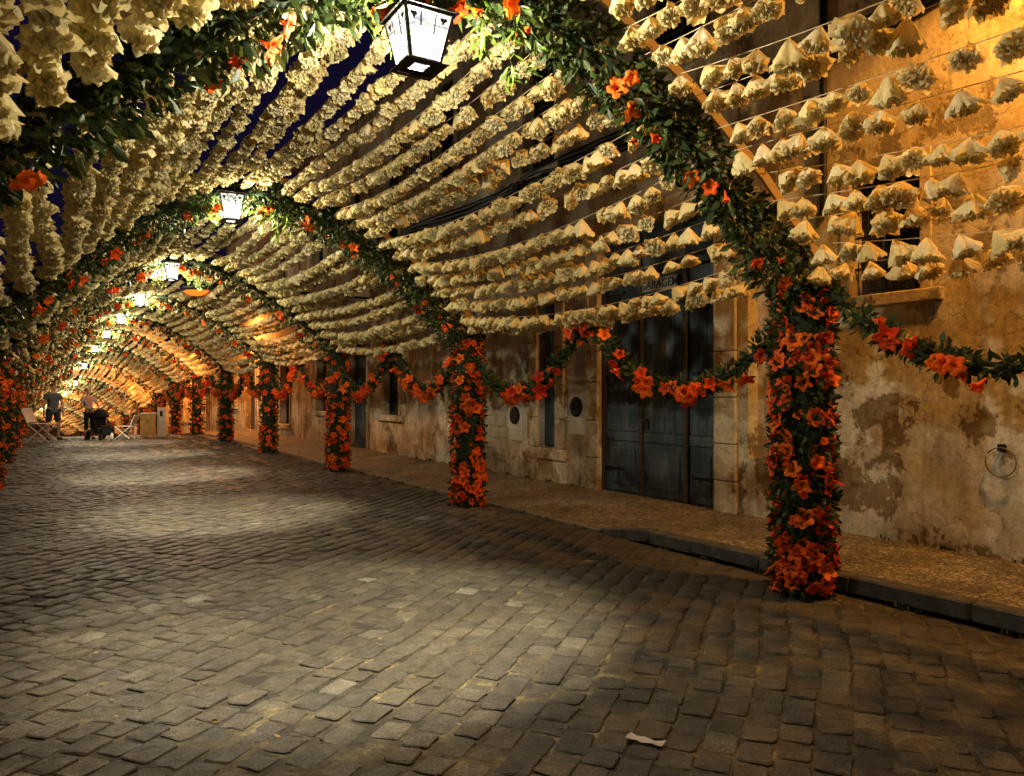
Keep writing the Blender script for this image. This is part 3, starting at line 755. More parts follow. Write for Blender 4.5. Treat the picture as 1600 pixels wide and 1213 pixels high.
# ------------------------------------------------------------------ sodium street lamps on the house fronts
def street_lamp(x, y, z, label, w=SODIUM_W, col=SODIUM_COL):
    root = empty('street_lamp', (x, y, z)); tag(root, label, 'street lamp', 'orange street lamps on the house fronts')
    MB().tube([(6.8-x, 0, -.25), (6.4-x, 0, .10), (.25, 0, .16), (.1, 0, .12)], .025, 8).build('arm', M['iron'], root, True)
    b = MB(); b.tube([(.28, 0, .12), (.2, 0, .13), (-.1, 0, .11), (-.36, 0, .07), (-.42, 0, .05)], [.025, .07, .09, .075, .02], 10); b.build('lamp_head', M['iron'], root, True)
    b = MB(); b.tube([(.14, 0, .03), (.08, 0, .01), (0, 0, -.01), (-.12, 0, -.02), (-.24, 0, -.01), (-.31, 0, .01), (-.36, 0, .03)], [.008, .04, .06, .07, .06, .04, .008], 14); b.build('lens', M['sodium'], root, True)
    ld = bpy.data.lights.new('sodium_light', 'SPOT'); ld.energy = w; ld.color = col; ld.shadow_soft_size = .12; ld.spot_size = R(172); ld.spot_blend = .3
    lo = bpy.data.objects.new('sodium_light', ld); COL.objects.link(lo); lo.parent = root; lo.location = (-.1, 0, -.24)
    return root
street_lamp(6.1, 2.2, 5.5, 'orange street lamp on the wall above the barred window', SODIUM_W*.8)
FAR = (1, .33, .07)
street_lamp(2.74, 16.6, 3.56, 'glowing orange lamp among the strings, right of the third lantern', 80, FAR)
street_lamp(5.4, 29.5, 4.9, 'orange street lamp above the strings near the crest', SODIUM_W*1.7, FAR)
street_lamp(5.0, 43, 4.2, 'orange street lamp on the far house front beyond the crest', SODIUM_W*2.4, FAR)
street_lamp(3.2, 56, 3.2, 'farthest orange street lamp low down the street', SODIUM_W*2.4, FAR)
street_lamp(1.0, 68, 2.2, 'orange street lamp at the foot of the slope', SODIUM_W*1.8, FAR)

# ------------------------------------------------------------------ houses
WX = 6.8
def facade(name, ya0, ya1, h, openings, mat, root, x=WX, sgn=1, zb=-.6, dep=.28):
    """wall with real openings and reveals; sgn=1 faces -X"""
    yc = sorted({ya0, ya1, *[o[0] for o in openings], *[o[1] for o in openings]}); zc = sorted({zb, h, *[o[2] for o in openings], *[o[3] for o in openings]})
    b = MB()
    for i in range(len(yc)-1):
        for j in range(len(zc)-1):
            cy, cz = (yc[i]+yc[i+1])/2, (zc[j]+zc[j+1])/2
            if any(o[0] < cy < o[1] and o[2] < cz < o[3] for o in openings): continue
            b.quad((x, yc[i+1], zc[j]), (x, yc[i], zc[j]), (x, yc[i], zc[j+1]), (x, yc[i+1], zc[j+1]))
    xi = x + sgn*dep
    for (a, c, z0, z1) in openings:
        b.quad((x,a,z0),(xi,a,z0),(xi,a,z1),(x,a,z1)); b.quad((xi,c,z0),(x,c,z0),(x,c,z1),(xi,c,z1))
        b.quad((x,a,z1),(xi,a,z1),(xi,c,z1),(x,c,z1)); b.quad((xi,a,z0),(x,a,z0),(x,c,z0),(xi,c,z0))
    X2 = x + sgn*7
    b.quad((x,ya0,zb),(X2,ya0,zb),(X2,ya0,h),(x,ya0,h)); b.quad((X2,ya1,zb),(x,ya1,zb),(x,ya1,h),(X2,ya1,h)); b.quad((X2,ya0,zb),(X2,ya1,zb),(X2,ya1,h),(X2,ya0,h)); b.quad((x,ya0,h),(X2,ya0,h),(X2,ya1,h),(x,ya1,h))
    w = b.build('wall', mat, root)
    r = MB(); r.box(min(x-sgn*.35, X2), max(x-sgn*.35, X2), ya0+.004, ya1-.004, h+.003, h+.14); r.build('roof', M['roof'], root)
    return w
def surround(root, a, c, z0, z1, t=.16, mat='trim', x=WX, sill=True, sgn=1, proud=.03):
    def bx(b, y0, y1, q0, q1, pr=proud): 
        x0, x1 = (x - sgn*pr, x + sgn*.05); b.box(min(x0,x1), max(x0,x1), y0, y1, q0, q1, .006)
    b = MB(); bx(b, a-t, a-.002, z0, z1+t); b.build('jamb', M[mat], root); b = MB(); bx(b, c+.002, c+t, z0, z1+t); b.build('jamb', M[mat], root)
    b = MB(); bx(b, a, c, z1+.002, z1+t, proud+.003); b.build('lintel', M[mat], root)
    if sill: b = MB(); bx(b, a-t-.06, c+t+.06, z0-.13, z0-.002, proud+.07); b.build('sill', M[mat], root)
def window(root, a, c, z0, z1, x=WX, sgn=1, rows=3, dep=.2):
    xi = x + sgn*dep
    b = MB(); t = .05
    b.box(xi-.02, xi+.02, a, a+t, z0, z1); b.box(xi-.02, xi+.02, c-t, c, z0, z1); b.box(xi-.02, xi+.02, a+t, c-t, z0, z0+t); b.box(xi-.02, xi+.02, a+t, c-t, z1-t, z1)
    m = (a+c)/2; b.box(xi-.018, xi+.018, m-.025, m+.025, z0+t, z1-t)
    for j in range(1, rows): zz = z0 + (z1-z0)*j/rows; b.box(xi-.012, xi+.012, a+t, m-.025, zz-.012, zz+.012); b.box(xi-.012, xi+.012, m+.025, c-t, zz-.012, zz+.012)
    w = b.build('window', M['wood_dark'], root)
    for y0, y1 in ((a+t, m-.025), (m+.025, c-t)):
        MB().quad((xi+sgn*.014, y0, z0+t), (xi+sgn*.014, y1, z0+t), (xi+sgn*.014, y1, z1-t), (xi+sgn*.014, y0, z1-t)).build('pane', M['glass_dark'], w)
    return w
def plank_door(root, a, c, z0, z1, x=WX, sgn=1, dep=.22, n=5, mat='door'):
    xi = x + sgn*dep; d = MB(); d.box(xi, xi+.04*sgn if sgn > 0 else xi+.0, a, c, z0, z1) if sgn > 0 else d.box(xi-.04, xi, a, c, z0, z1)
    dr = d.build('door', M[mat], root); w = (c-a)/n
    for i in range(n):
        b = MB(); b.box(xi-.022, xi+.018, a+i*w+.006, a+(i+1)*w-.006, z0+.02, z1-.02, .005); b.build('plank', M[mat], dr)
    return dr

# near house, with the stained wall and the barred window
hA = empty('house', (0,0,0)); tag(hA, 'near house with stained cream plaster and a barred window', 'house')
opA = [(4.02, 4.72, 2.45, 3.62), (5.25, 6.02, .78, 3.4), (.4, 1.2, 2.4, 3.6)]
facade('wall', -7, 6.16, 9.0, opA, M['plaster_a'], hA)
b = MB(); b.box(WX-.06, WX+.05, 3.80, 4.96, 2.33, 2.448, .012); b.build('sill', M['plaster_a'], hA); window(hA, 4.02, 4.72, 2.45, 3.62); surround(hA, 4.02, 4.72, 2.45, 3.62, .11, 'plaster_a', sill=False, proud=.014)
gr = MB()
for yy in (4.10, 4.26, 4.42, 4.58): gr.tube([(WX+.07, yy, 2.45), (WX+.07, yy, 3.62)], .011, 6)
for zz in (2.72, 3.03, 3.33): gr.box(WX+.062, WX+.078, 4.02, 4.72, zz-.012, zz+.012)
gr.build('window_grille', M['iron'], hA)
window(hA, .4, 1.2, 2.4, 3.6); surround(hA, .4, 1.2, 2.4, 3.6, .12)
b = MB(); b.box(WX+.16, WX+.2, 5.25, 6.02, .78, 3.4); b.build('blind_panel', M['plaster_c'], hA)
MB().box(WX-.018, WX+.01, 3.2, 6.15, 1.86, 1.9, .006)  # thin ledge is only a crack in the photo
b = MB(); b.tube([(WX-.04, 5.0, 3.3), (WX-.04, 5.0, 8.6)], .035, 8); b.build('drainpipe', M['iron'], hA)
b = MB(); b.box(WX-.05, WX+.01, -7, 5.1, .0, .2, .02); 
# garage house
hB = empty('house'); tag(hB, 'house with the green garage door, upper windows and round wall plates', 'house')
D0, D1 = 6.52, 8.74
opB = [(D0, D1, .1, 3.75), (9.83, 10.34, .64, 2.9), (6.75, 7.75, 5.7, 7.7), (9.85, 10.75, 5.1, 7.3), (13.3, 14.2, 5.6, 7.8)]
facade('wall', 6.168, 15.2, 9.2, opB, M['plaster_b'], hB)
def stone_jamb(root, y0, y1, z0, z1, mat='trim'):
    z = z0; i = 0
    while z < z1 - .02:
        h = min(rng.uniform(.42, .62), z1-z); h = z1-z if z1-z-h < .2 else h
        b = MB(); b.box(WX-.035, WX+.06, y0, y1, z+.004, z+h-.004, .01); b.build('stone_block', M[mat], root); z += h
stone_jamb(hB, D0-.34, D0-.002, .02, 3.75); stone_jamb(hB, D1+.002, D1+.30, .02, 3.75)
b = MB(); b.box(WX-.04, WX+.06, D0-.34, D1+.30, 3.754, 4.02, .012); b.build('lintel', M['trim'], hB)
# green garage door: two side leaves and a centre leaf, frames, panels and transom
dr = MB(); dr.box(WX+.25, WX+.29, D0, D1, .1, 3.75); door = dr.build('garage_door', M['door'], hB); door.location.x = -.13
cuts = [D0+.02, D0+.55, D0+1.40, D1-.02]; 
for i in range(3):
    a, c = cuts[i]+.035, cuts[i+1]-.035
    npl = 4 if i == 1 else 3; w = (c-a)/npl
    for j in range(npl):
        b = MB(); b.box(WX+.222, WX+.249, a+j*w+.003, a+(j+1)*w-.003, .98, 2.66, .004); b.build('plank', M['door'], door)
    b = MB(); b.box(WX+.212, WX+.249, a, c, .84, .974, .008); b.build('rail', M['door'], door)
    b = MB(); b.box(WX+.218, WX+.249, a, c, .14, .834, .008); b.box(WX+.203, WX+.2175, a+.09, c-.09, .24, .74, .006); b.build('panel', M['door'], door)
    b = MB(); b.box(WX+.212, WX+.249, a, c, 3.19, 3.66, .01); b.build('transom_panel', M['door'], door)
for yy in cuts:
    b = MB(); b.box(WX+.17, WX+.249, yy-.033, yy+.033, .1, 3.1, .006); b.build('post', M['wood_dark'], door)
b = MB(); b.box(WX+.13, WX+.249, D0+.001, D1-.001, 3.1, 3.19, .008); b.build('transom_rail', M['door'], door)
b = MB(); b.box(WX+.222, WX+.249, D0+.02, D1-.02, 2.67, 3.09, .006); b.build('sign_rail', M['door'], door)
b = MB(); b.tube([(WX+.2, D0+1.33, 1.22), (WX+.16, D0+1.33, 1.22), (WX+.16, D0+1.33, 1.40), (WX+.2, D0+1.33, 1.40)], .009, 6); b.build('handle', M['iron'], door)
for zz in (.45, 1.75, 2.9):
    for a, c in ((D0+.03, D0+.45), (D1-.45, D1-.03)):
        b = MB(); b.box(WX+.198, WX+.2215, a, c, zz-.02, zz+.02, .004); b.build('hinge', M['iron'], door)
b = MB(); b.box(WX+.198, WX+.211, D0+1.26, D0+1.34, 1.02, 1.16, .004); b.build('lock_plate', M['iron'], door)
# garage sign
sg = empty('garage_sign', (WX+.055, 7.55, 2.93)); tag(sg, 'small plate lettered GARAGEM fixed on the green garage door', 'sign')
b = MB(); b.box(0, .03, -.33, .33, -.085, .085, .006); b.build('plate', simple('sign_plate_paint', (.34,.35,.31), .6, .25, 12), sg)
fc = bpy.data.curves.new('letters', 'FONT'); fc.body = 'GARAGEM'; fc.size = .155; fc.align_x = 'CENTER'; fc.align_y = 'CENTER'; fc.extrude = .002; fc.offset = .0015
to = bpy.data.objects.new('tmp', fc); COL.objects.link(to); bpy.context.view_layer.update()
lm = bpy.data.meshes.new_from_object(to.evaluated_get(bpy.context.evaluated_depsgraph_get())); bpy.data.objects.remove(to); lm.name = 'letters'
lm.materials.clear(); lm.materials.append(simple('sign_letter_paint', (.02,.02,.022), .6))
obj('letters', lm, sg, (-.003, 0, 0), (R(90), 0, R(-90)))
# slit window, surrounds, upper windows
b = MB(); b.box(WX+.14, WX+.18, 9.83, 10.34, .64, 2.9); sw = b.build('window', M['door'], hB)
for j in range(3):
    b = MB(); b.box(WX+.115, WX+.139, 9.86+j*.155, 9.86+j*.155+.148, .68, 2.86, .004); b.build('plank', M['door'], sw)
stone_jamb(hB, 9.59, 9.828, .64, 2.9); stone_jamb(hB, 10.342, 10.62, .64, 2.9)
b = MB(); b.box(WX-.045, WX+.06, 9.55, 10.66, .46, .636, .012); b.build('sill', M['trim'], hB)
b = MB(); b.box(WX-.038, WX+.06, 9.59, 10.62, 2.904, 3.1, .012); b.build('lintel', M['trim'], hB)
for a, c, z0, z1 in opB[2:]:
    window(hB, a, c, z0, z1, rows=4); surround(hB, a, c, z0, z1, .15)
# exposed ashlar low on the wall
for row in range(6):
    z = .16 + row*.19; yy = 11.25 + rng.uniform(0, .15)
    while yy < 13.1 - row*.1:
        w = rng.uniform(.22, .42); b = MB(); b.box(WX-.012-rng.uniform(0, .008), WX+.02, yy+.005, yy+w-.005, z+.004, z+.186, .006); b.build('stone_block', M['ashlar'], hB); yy += w
# balcony
def balcony(root, y0, y1, z, pr=.7):
    b = MB(); b.box(WX-pr, WX-.002, y0, y1, z-.14, z, .02); bal = b.build('balcony', M['trim'], root)
    b = MB(); H = 1.05
    segs = [((WX-pr+.04, y0+.04), (WX-pr+.04, y1-.04)), ((WX-pr+.04, y0+.04), (WX-.02, y0+.04)), ((WX-pr+.04, y1-.04), (WX-.02, y1-.04))]
    for (p, q) in segs:
        for zz in (z+.06, z+.62, z+H): b.tube([(*p, zz), (*q, zz)], .013, 5)
        L = math.dist(p, q); n = int(L/.11)
        for i in range(n+1):
            t = i/n; x_ = p[0]+(q[0]-p[0])*t; y_ = p[1]+(q[1]-p[1])*t; b.tube([(x_, y_, z), (x_, y_, z+.62)], .007, 4)
            if i < n:
                t2 = (i+1)/n; x2 = p[0]+(q[0]-p[0])*t2; y2 = p[1]+(q[1]-p[1])*t2
                b.tube([(x_, y_, z+.62), (x2, y2, z+H)], .006, 4); b.tube([(x2, y2, z+.62), (x_, y_, z+H)], .006, 4)
    for c in ((WX-pr+.04, y0+.04), (WX-pr+.04, y1-.04)): b.tube([(*c, z-.1), (*c, z+H+.1)], .022, 6)
    b.build('railing', M['iron'], bal)
balcony(hB, 12.9, 14.75, 5.55)
# cable bundle sagging along the fronts
cb = empty('cable_bundle', (WX-.06, 6, 5.1)); tag(cb, 'bundle of black cables running along the house fronts above the garage', 'cable')
for j in range(6):
    pts = []
    for t in np.linspace(0, 1, 30):
        yy = -5 + t*34; pts.append((rng.uniform(-.02, .02), yy-6, .05*math.sin(yy*1.1+j) + (j-2.5)*.04 - .12*abs(math.sin(yy*.62)) + (.25 if yy < 4 else 0) - .03*yy*.3))
    MB().tube(pts, .024 + .010*(j % 3), 6, True).build('cable', M['cable'], cb, True)
b = MB()
for j in range(7):
    pts = [(rng.uniform(-.06, .0), 4.6 + .08*j*t + rng.normal(0, .03), -.12 - .55*math.sin(t*3.1)*(.4+.1*j)) for t in np.linspace(0, 1, 9)]; b.tube(pts, .012, 5)
b.box(-.06, .03, 4.75, 4.95, -.28, -.1, .01); b.build('junction', M['cable'], cb)
# round wall plates
for i, (yy, zz, lb) in enumerate(((11.0, 1.13, 'round dark wall plate on a white square, left of the slit window'), (9.25, 1.30, 'round dark wall plate between slit window and garage door'))):
    r = empty('wall_plate', (WX-.02, yy, zz)); tag(r, lb, 'wall plate', 'round plates on the garage house')
    b = MB(); b.box(-.004, .03, -.22, .22, -.42, .30, .004); b.build('backing', M['white_patch'], r)
    b = MB(); b.tube([(-.012, 0, 0), (-.026, 0, 0), (-.036, 0, 0)], [.15, .15, .11], 24); b.build('disc', M['iron'], r)
# wall ring
r = empty('wall_ring', (WX-.01, 3.32, .93)); tag(r, 'coiled iron ring fixed on the stained wall at the right edge', 'wall ring')
MB().tube([(-.03, .12*math.cos(t), .12*math.sin(t)) for t in np.linspace(.6, 6.6, 22)], .006, 6, True).build('ring', simple('weathered_iron', (.12,.09,.05), .9), r, True)
b = MB(); b.box(-.03, .012, -.03, .03, .09, .15, .006); b.build('bracket', M['iron'], r)

# farther houses
def far_house(y0, y1, h, ops, mat, label, lift=0):
    ym = (y0+y1)/2; root = empty('house'); tag(root, label, 'house'); dz = zf(ym); dx = xf(ym)
    facade('wall', y0, y1, h, [(a, c, z0, z1) for a, c, z0, z1, t in ops], mat, root, zb=-6)
    for a, c, z0, z1, t in ops:
        if t == 'd': plank_door(root, a, c, z0, z1, n=4); surround(root, a, c, z0, z1, .18, sill=False)
        else: window(root, a, c, z0, z1); surround(root, a, c, z0, z1, .14)
    root.location = (dx, 0, dz); return root
hC = far_house(15.205, 24, 8.4, [(18.0, 19.4, .1, 3.0, 'd'), (16.0, 17.0, 1.0, 2.6, 'w'), (21.0, 22.0, 1.0, 2.6, 'w'), (16.0, 17.0, 5.0, 6.9, 'w'), (18.4, 19.4, 5.0, 6.9, 'w'), (21.4, 22.4, 5.0, 6.9, 'w')], M['plaster_c'], 'ochre house with a tall dark door behind the third pillar')
hD = far_house(24.005, 35, 7.8, [(24.9, 26.0, .5, 2.9, 'w'), (29.6, 31.2, .1, 3.0, 'd'), (27.4, 28.4, 1.0, 2.5, 'w'), (25.4, 26.4, 4.7, 6.3, 'w'), (30, 31, 4.7, 6.3, 'w'), (32.8, 33.8, 1, 2.5, 'w')], M['plaster_b'], 'pale house beside the crest of the street with a dark tall window')
hE = far_house(35.005, 50, 7.4, [(38, 39.2, .1, 2.6, 'd'), (41, 42, 1.0, 2.4, 'w'), (45, 46, 1, 2.4, 'w'), (41, 42, 4.4, 6, 'w')], M['plaster_c'], 'long ochre house beyond the crest on the right')
hF = far_house(50.005, 78, 7.4, [(54, 55.2, .1, 2.6, 'd'), (60, 61, 1.0, 2.4, 'w')], M['plaster_b'], 'farthest house at the low end of the street')
hG = empty('house', (-9, 84, zf(84)), R(25)); tag(hG, 'house closing the street at its lowest far end', 'house')
b = MB(); b.box(-14, 16, 0, 8, -2, 7.5, .02); b.build('wall', M['plaster_c'], hG); b = MB(); b.box(-14.3, 16.3, -.3, 8.3, 7.5, 7.7, .02); b.build('roof', M['roof'], hG)
for wx0 in (-8, -3, 2, 7, 11): b = MB(); b.box(wx0, wx0+1.1, -.02, .01, 3.6, 5.2, .005); b.build('window', M['wood_dark'], hG)
# left row, hidden behind the pillars
hL = empty('house'); tag(hL, 'plain house row behind the left pillars', 'house')
opL = [(y_, y_+1.0, .9, 2.5) for y_ in (3, 9, 21)] + [(y_, y_+1.1, .05, 2.6) for y_ in (6, 15)]
facade('wall', -7, 34, 6.5, opL, M['plaster_b'], hL, x=-2.7, sgn=-1)
for a, c, z0, z1 in opL:
    if z0 > .5: window(hL, a, c, z0, z1, x=-2.7, sgn=-1); surround(hL, a, c, z0, z1, .13, x=-2.7, sgn=-1)
    else: plank_door(hL, a, c, z0, z1, x=-2.7, sgn=-1, n=4); surround(hL, a, c, z0, z1, .15, x=-2.7, sgn=-1, sill=False)

# ------------------------------------------------------------------ people at the crest
def body(name, J, E, mat, root, sub=2):
    names = list(J); me = bpy.data.meshes.new(name); me.from_pydata([J[n][0] for n in names], [(names.index(a), names.index(b)) for a, b in E], [])
    o = obj(name, me, root); o.modifiers.new('skin', 'SKIN'); sm = o.modifiers.new('sub', 'SUBSURF'); sm.levels = sub; sm.render_levels = sub
    for i, n in enumerate(names):
        sv = me.skin_vertices[0].data[i]; r_ = J[n][1]; sv.radius = r_ if isinstance(r_, tuple) else (r_, r_); sv.use_root = (i == 0)
    me.materials.append(mat); return o
skin = simple('skin', (.42,.24,.15), .6, .08, 20); hair = simple('dark_hair', (.02,.014,.01), .6, .2, 60)
grey_shirt = simple('grey_cotton', (.07,.08,.10), .9); dark_short = simple('dark_denim', (.03,.035,.05), .9); pale_top = simple('pale_cotton', (.42,.30,.28), .9); black_cloth = simple('black_cloth', (.015,.015,.018), .9)
def figure_joints(arm_l, arm_r, spread=.10, lean=0, stride=0):
    J = {'pelvis': ((0,0,.96), (.15,.11)), 'belly': ((lean*.4,0,1.12), (.14,.10)), 'chest': ((lean,0,1.32), (.165,.11)), 'collar': ((lean,0,1.44), (.12,.08)), 'neck': ((lean,0,1.52), .052), 'chin': ((lean,-.015,1.60), (.062,.075)), 'skull': ((lean,.0,1.69), (.075,.09)), 'crown': ((lean,.005,1.75), (.045,.055))}
    E = [('pelvis','belly'),('belly','chest'),('chest','collar'),('collar','neck'),('neck','chin'),('chin','skull'),('skull','crown')]
    for s, nm, arm in ((1, 'l', arm_l), (-1, 'r', arm_r)):
        J['hip'+nm] = ((s*spread*.9, 0, .88), .085); J['knee'+nm] = ((s*spread*1.15, -.02+s*stride*.5, .50), .058); J['shin'+nm] = ((s*spread*1.2, .0+s*stride*.8, .30), .052); J['ank'+nm] = ((s*spread*1.25, .02+s*stride, .085), .038); J['toe'+nm] = ((s*spread*1.45, -.15+s*stride, .035), (.042,.03))
        J['sh'+nm] = ((lean+s*.175, 0, 1.41), .058); J['el'+nm] = (arm[0], .042); J['wr'+nm] = (arm[1], .028); J['palm'+nm] = (arm[2], (.038,.02))
        E += [('pelvis','hip'+nm),('hip'+nm,'knee'+nm),('knee'+nm,'shin'+nm),('shin'+nm,'ank'+nm),('ank'+nm,'toe'+nm),('collar','sh'+nm),('sh'+nm,'el'+nm),('el'+nm,'wr'+nm),('wr'+nm,'palm'+nm)]
        w = Vector(arm[1]); p = Vector(arm[2]); d = (p-w).normalized(); side = Vector((0, 1, 0)) if abs(d.y) < .7 else Vector((1, 0, 0))
        for f in range(4):
            q0 = p + side*(f-1.5)*.021 + d*.03; q1 = q0 + d*(.035 + (.01 if f in (1,2) else 0)); q2 = q1 + d*.022 + Vector((-s*.012, 0, 0))
            J[f'f{nm}{f}a'] = (tuple(q0), .009); J[f'f{nm}{f}b'] = (tuple(q1), .008); J[f'f{nm}{f}c'] = (tuple(q2), .007); E += [('palm'+nm, f'f{nm}{f}a'), (f'f{nm}{f}a', f'f{nm}{f}b'), (f'f{nm}{f}b', f'f{nm}{f}c')]
        q0 = w + d*.03 - side*.03; q1 = q0 + d*.03 - side*.018; J[f't{nm}a'] = (tuple(q0), .011); J[f't{nm}b'] = (tuple(q1), .009); E += [('wr'+nm, f't{nm}a'), (f't{nm}a', f't{nm}b')]
    return J, E
def garment(name, src, keys, edges, grow, mat, root):
    J = {k: (src[k][0], tuple(r+grow for r in src[k][1]) if isinstance(src[k][1], tuple) else src[k][1]+grow) for k in keys}
    return body(name, J, edges, mat, root)
def face(root, J, lean=0):
    x = lean; b = MB(); b.tube([(x, -.085, 1.675), (x, -.112, 1.645), (x, -.09, 1.638)], [.008, .013, .008], 6); b.build('nose', skin, root, True)
    for s in (-1, 1):
        MB().tube([(x+s*.028, -.090, 1.68), (x+s*.028, -.078, 1.68)], [.006, .012], 8).build('eye', black_cloth, root, True)
        MB().tube([(x+s*.078, .0, 1.64), (x+s*.088, .012, 1.665), (x+s*.078, .0, 1.69)], [.008, .014, .008], 6).build('ear', skin, root, True)
    MB().tube([(x-.022, -.083, 1.605), (x, -.089, 1.603), (x+.022, -.083, 1.605)], .005, 5).build('mouth', simple('lips', (.3,.1,.08), .5), root, True)
# man standing
mx, my = .28, 29.2
man = empty('person', (mx, my, zf(my)), R(20)); tag(man, 'man standing in grey T-shirt and dark shorts, arms at his sides', 'person')
J, E = figure_joints(((.27,0,1.13),(.28,-.03,.88),(.28,-.04,.80)), ((-.27,0,1.13),(-.28,-.03,.88),(-.28,-.04,.80)), .13)
body('body', J, E, skin, man)
TS = dict(J); TS['slv_l'] = ((.235,0,1.26), .052); TS['slv_r'] = ((-.235,0,1.26), .052); TS['hem'] = ((0,0,.90), (.165,.125)); TS['col2'] = ((0,0,1.46), (.10,.075))
garment('t_shirt', TS, ['hem','belly','chest','col2','shl','slv_l','shr','slv_r'], [('hem','belly'),('belly','chest'),('chest','col2'),('chest','shl'),('shl','slv_l'),('chest','shr'),('shr','slv_r')], .018, grey_shirt, man)
SH = dict(J); 
for s, nm in ((1,'l'),(-1,'r')): SH['th'+nm] = ((s*.125, 0, .70), .085); SH['kn'+nm] = ((s*.145, -.01, .52), .083)
garment('shorts', SH, ['pelvis','hipl','thl','knl','hipr','thr','knr'], [('pelvis','hipl'),('hipl','thl'),('thl','knl'),('pelvis','hipr'),('hipr','thr'),('thr','knr')], .016, dark_short, man)
body('hair', {'a': ((0,.035,1.66), (.09,.09)), 'b': ((0,.03,1.72), (.10,.11)), 'c': ((0,.02,1.775), (.08,.095))}, [('a','b'),('b','c')], hair, man)
face(man, J)
for s in (-1, 1): MB().tube([(s*.165, .06, .03), (s*.175, -.05, .035), (s*.19, -.19, .025)], [.04, .045, .035], 8).build('shoe', black_cloth, man, True)
man.scale = (1.03,)*3
# woman with pushchair
wx_, wy = 1.30, 28.9
wom = empty('person', (wx_, wy, zf(wy)), R(15)); tag(wom, 'woman in pale top leaning over the pushchair with both hands on it', 'person')
J, E = figure_joints(((.25,-.12,1.16),(.20,-.34,1.04),(.17,-.41,1.03)), ((-.27,-.10,1.16),(-.12,-.33,1.04),(-.06,-.40,1.03)), .09, -.04)
body('body', J, E, skin, wom)
TS = dict(J); TS['slv_l'] = ((.22,-.05,1.27), .047); TS['slv_r'] = ((-.25,-.04,1.27), .047); TS['hem'] = ((0,0,.94), (.16,.12)); TS['col2'] = ((-.04,0,1.45), (.095,.072))
garment('top', TS, ['hem','belly','chest','col2','shl','slv_l','shr','slv_r'], [('hem','belly'),('belly','chest'),('chest','col2'),('chest','shl'),('shl','slv_l'),('chest','shr'),('shr','slv_r')], .016, pale_top, wom)
SH = dict(J)
garment('trousers', SH, ['pelvis','hipl','kneel','shinl','hipr','kneer','shinr'], [('pelvis','hipl'),('hipl','kneel'),('kneel','shinl'),('pelvis','hipr'),('hipr','kneer'),('kneer','shinr')], .016, black_cloth, wom)
body('hair', {'a': ((-.04,.05,1.62), (.07,.06)), 'b': ((-.04,.03,1.71), (.10,.11)), 'c': ((-.04,.02,1.775), (.08,.09))}, [('a','b'),('b','c')], hair, wom)
face(wom, J, -.04)
for s in (-1, 1): MB().tube([(s*.115, .05, .03), (s*.12, -.05, .035), (s*.13, -.17, .022)], [.034, .04, .03], 8).build('shoe', black_cloth, wom, True)
wom.scale = (.95,)*3
pc = empty('pushchair', (wx_+.32, wy-.62, zf(wy-.6)), R(25)); tag(pc, 'black hooded pushchair in front of the woman', 'pushchair')
hood = MB(); 
for j in range(6):
    a = R(-5 + j*24)
    for k2 in range(9):
        ph_ = R(180*k2/8); hood.v.append((.24*math.cos(ph_), .05 + .26*math.cos(a)*math.sin(ph_)*-1 + .0, .74 + .26*math.sin(a)*math.sin(ph_)))
for j in range(5):
    for k2 in range(8): n = j*9+k2; hood.f.append((n, n+1, n+10, n+9))
ho = hood.build('hood', black_cloth, pc, True); sd = ho.modifiers.new('thick', 'SOLIDIFY'); sd.thickness = .015
b = MB(); b.box(-.20, .20, -.24, .12, .40, .46, .02); b.box(-.20, .20, .08, .16, .46, .86, .02); b.build('seat', black_cloth, pc)
b = MB(); b.box(-.19, .19, -.44, -.36, .16, .42, .02); b.box(-.17, .17, -.1, .22, .2, .34, .03); b.build('basket', black_cloth, pc)
b = MB()
for s in (-1, 1): b.tube([(s*.24, -.42, .12), (s*.23, .0, .48), (s*.22, .34, 1.0)], .014, 6); b.tube([(s*.24, .34, .12), (s*.23, .0, .48)], .014, 6)
b.tube([(-.22, .34, 1.0), (.22, .34, 1.0)], .018, 8); b.build('frame', M['iron'], pc)
for s in (-1, 1):
    for yy, rr in ((-.42, .10), (.34, .13)):
        b = MB(); b.tube([(s*.25-.02, yy, rr), (s*.25+.02, yy, rr)], rr, 18); b.build('wheel', black_cloth, pc)
# ------------------------------------------------------------------ folding chairs, bin, bottle, bits
white_w = simple('white_painted_wood', (.55,.50,.42), .6); white_c = simple('white_canvas', (.5,.46,.4), .9)
def folding_chair(x, y, rz, label, sc=1.0):
    r = empty('folding_chair', (x, y, zf(y)), rz); r.scale = (sc,)*3; tag(r, label, 'folding chair', 'white folding chairs on the street')
    for s in (-1, 1):
        MB().box(s*.24-.016, s*.24+.016, -.016, .016, -.5, .5, .004).build('leg', white_w, r, False, (0, 0, .30), (R(50), 0, 0)).scale = (1, 1, .78)
        MB().box(s*.21-.016, s*.21+.016, -.016, .016, -.5, .5, .004).build('leg', white_w, r, False, (0, 0, .30), (R(-50), 0, 0)).scale = (1, 1, .78)
        MB().tube([(s*.225, .26, .5), (s*.225, .48, 1.02)], .017, 6).build('back_post', white_w, r)
    b = MB(); b.box(-.23, .23, -.28, .28, .545, .565, .006); b.build('seat', white_c, r)
    b = MB(); b.quad((-.21, .30, .60), (.21, .30, .60), (.21, .475, 1.0), (-.21, .475, 1.0)); o = b.build('backrest', white_c, r); o.modifiers.new('t', 'SOLIDIFY').thickness = .012
folding_chair(-.02, 27.2, R(58), 'white folding chair at the left beside the standing man', 1.05)
folding_chair(2.25, 27.6, R(-118), 'low white folding chair right of the pushchair', .8)
bt = empty('bottle', (1.85, 27.2, zf(27.2))); tag(bt, 'small white bottle standing on the street beside the low folding chair', 'bottle')
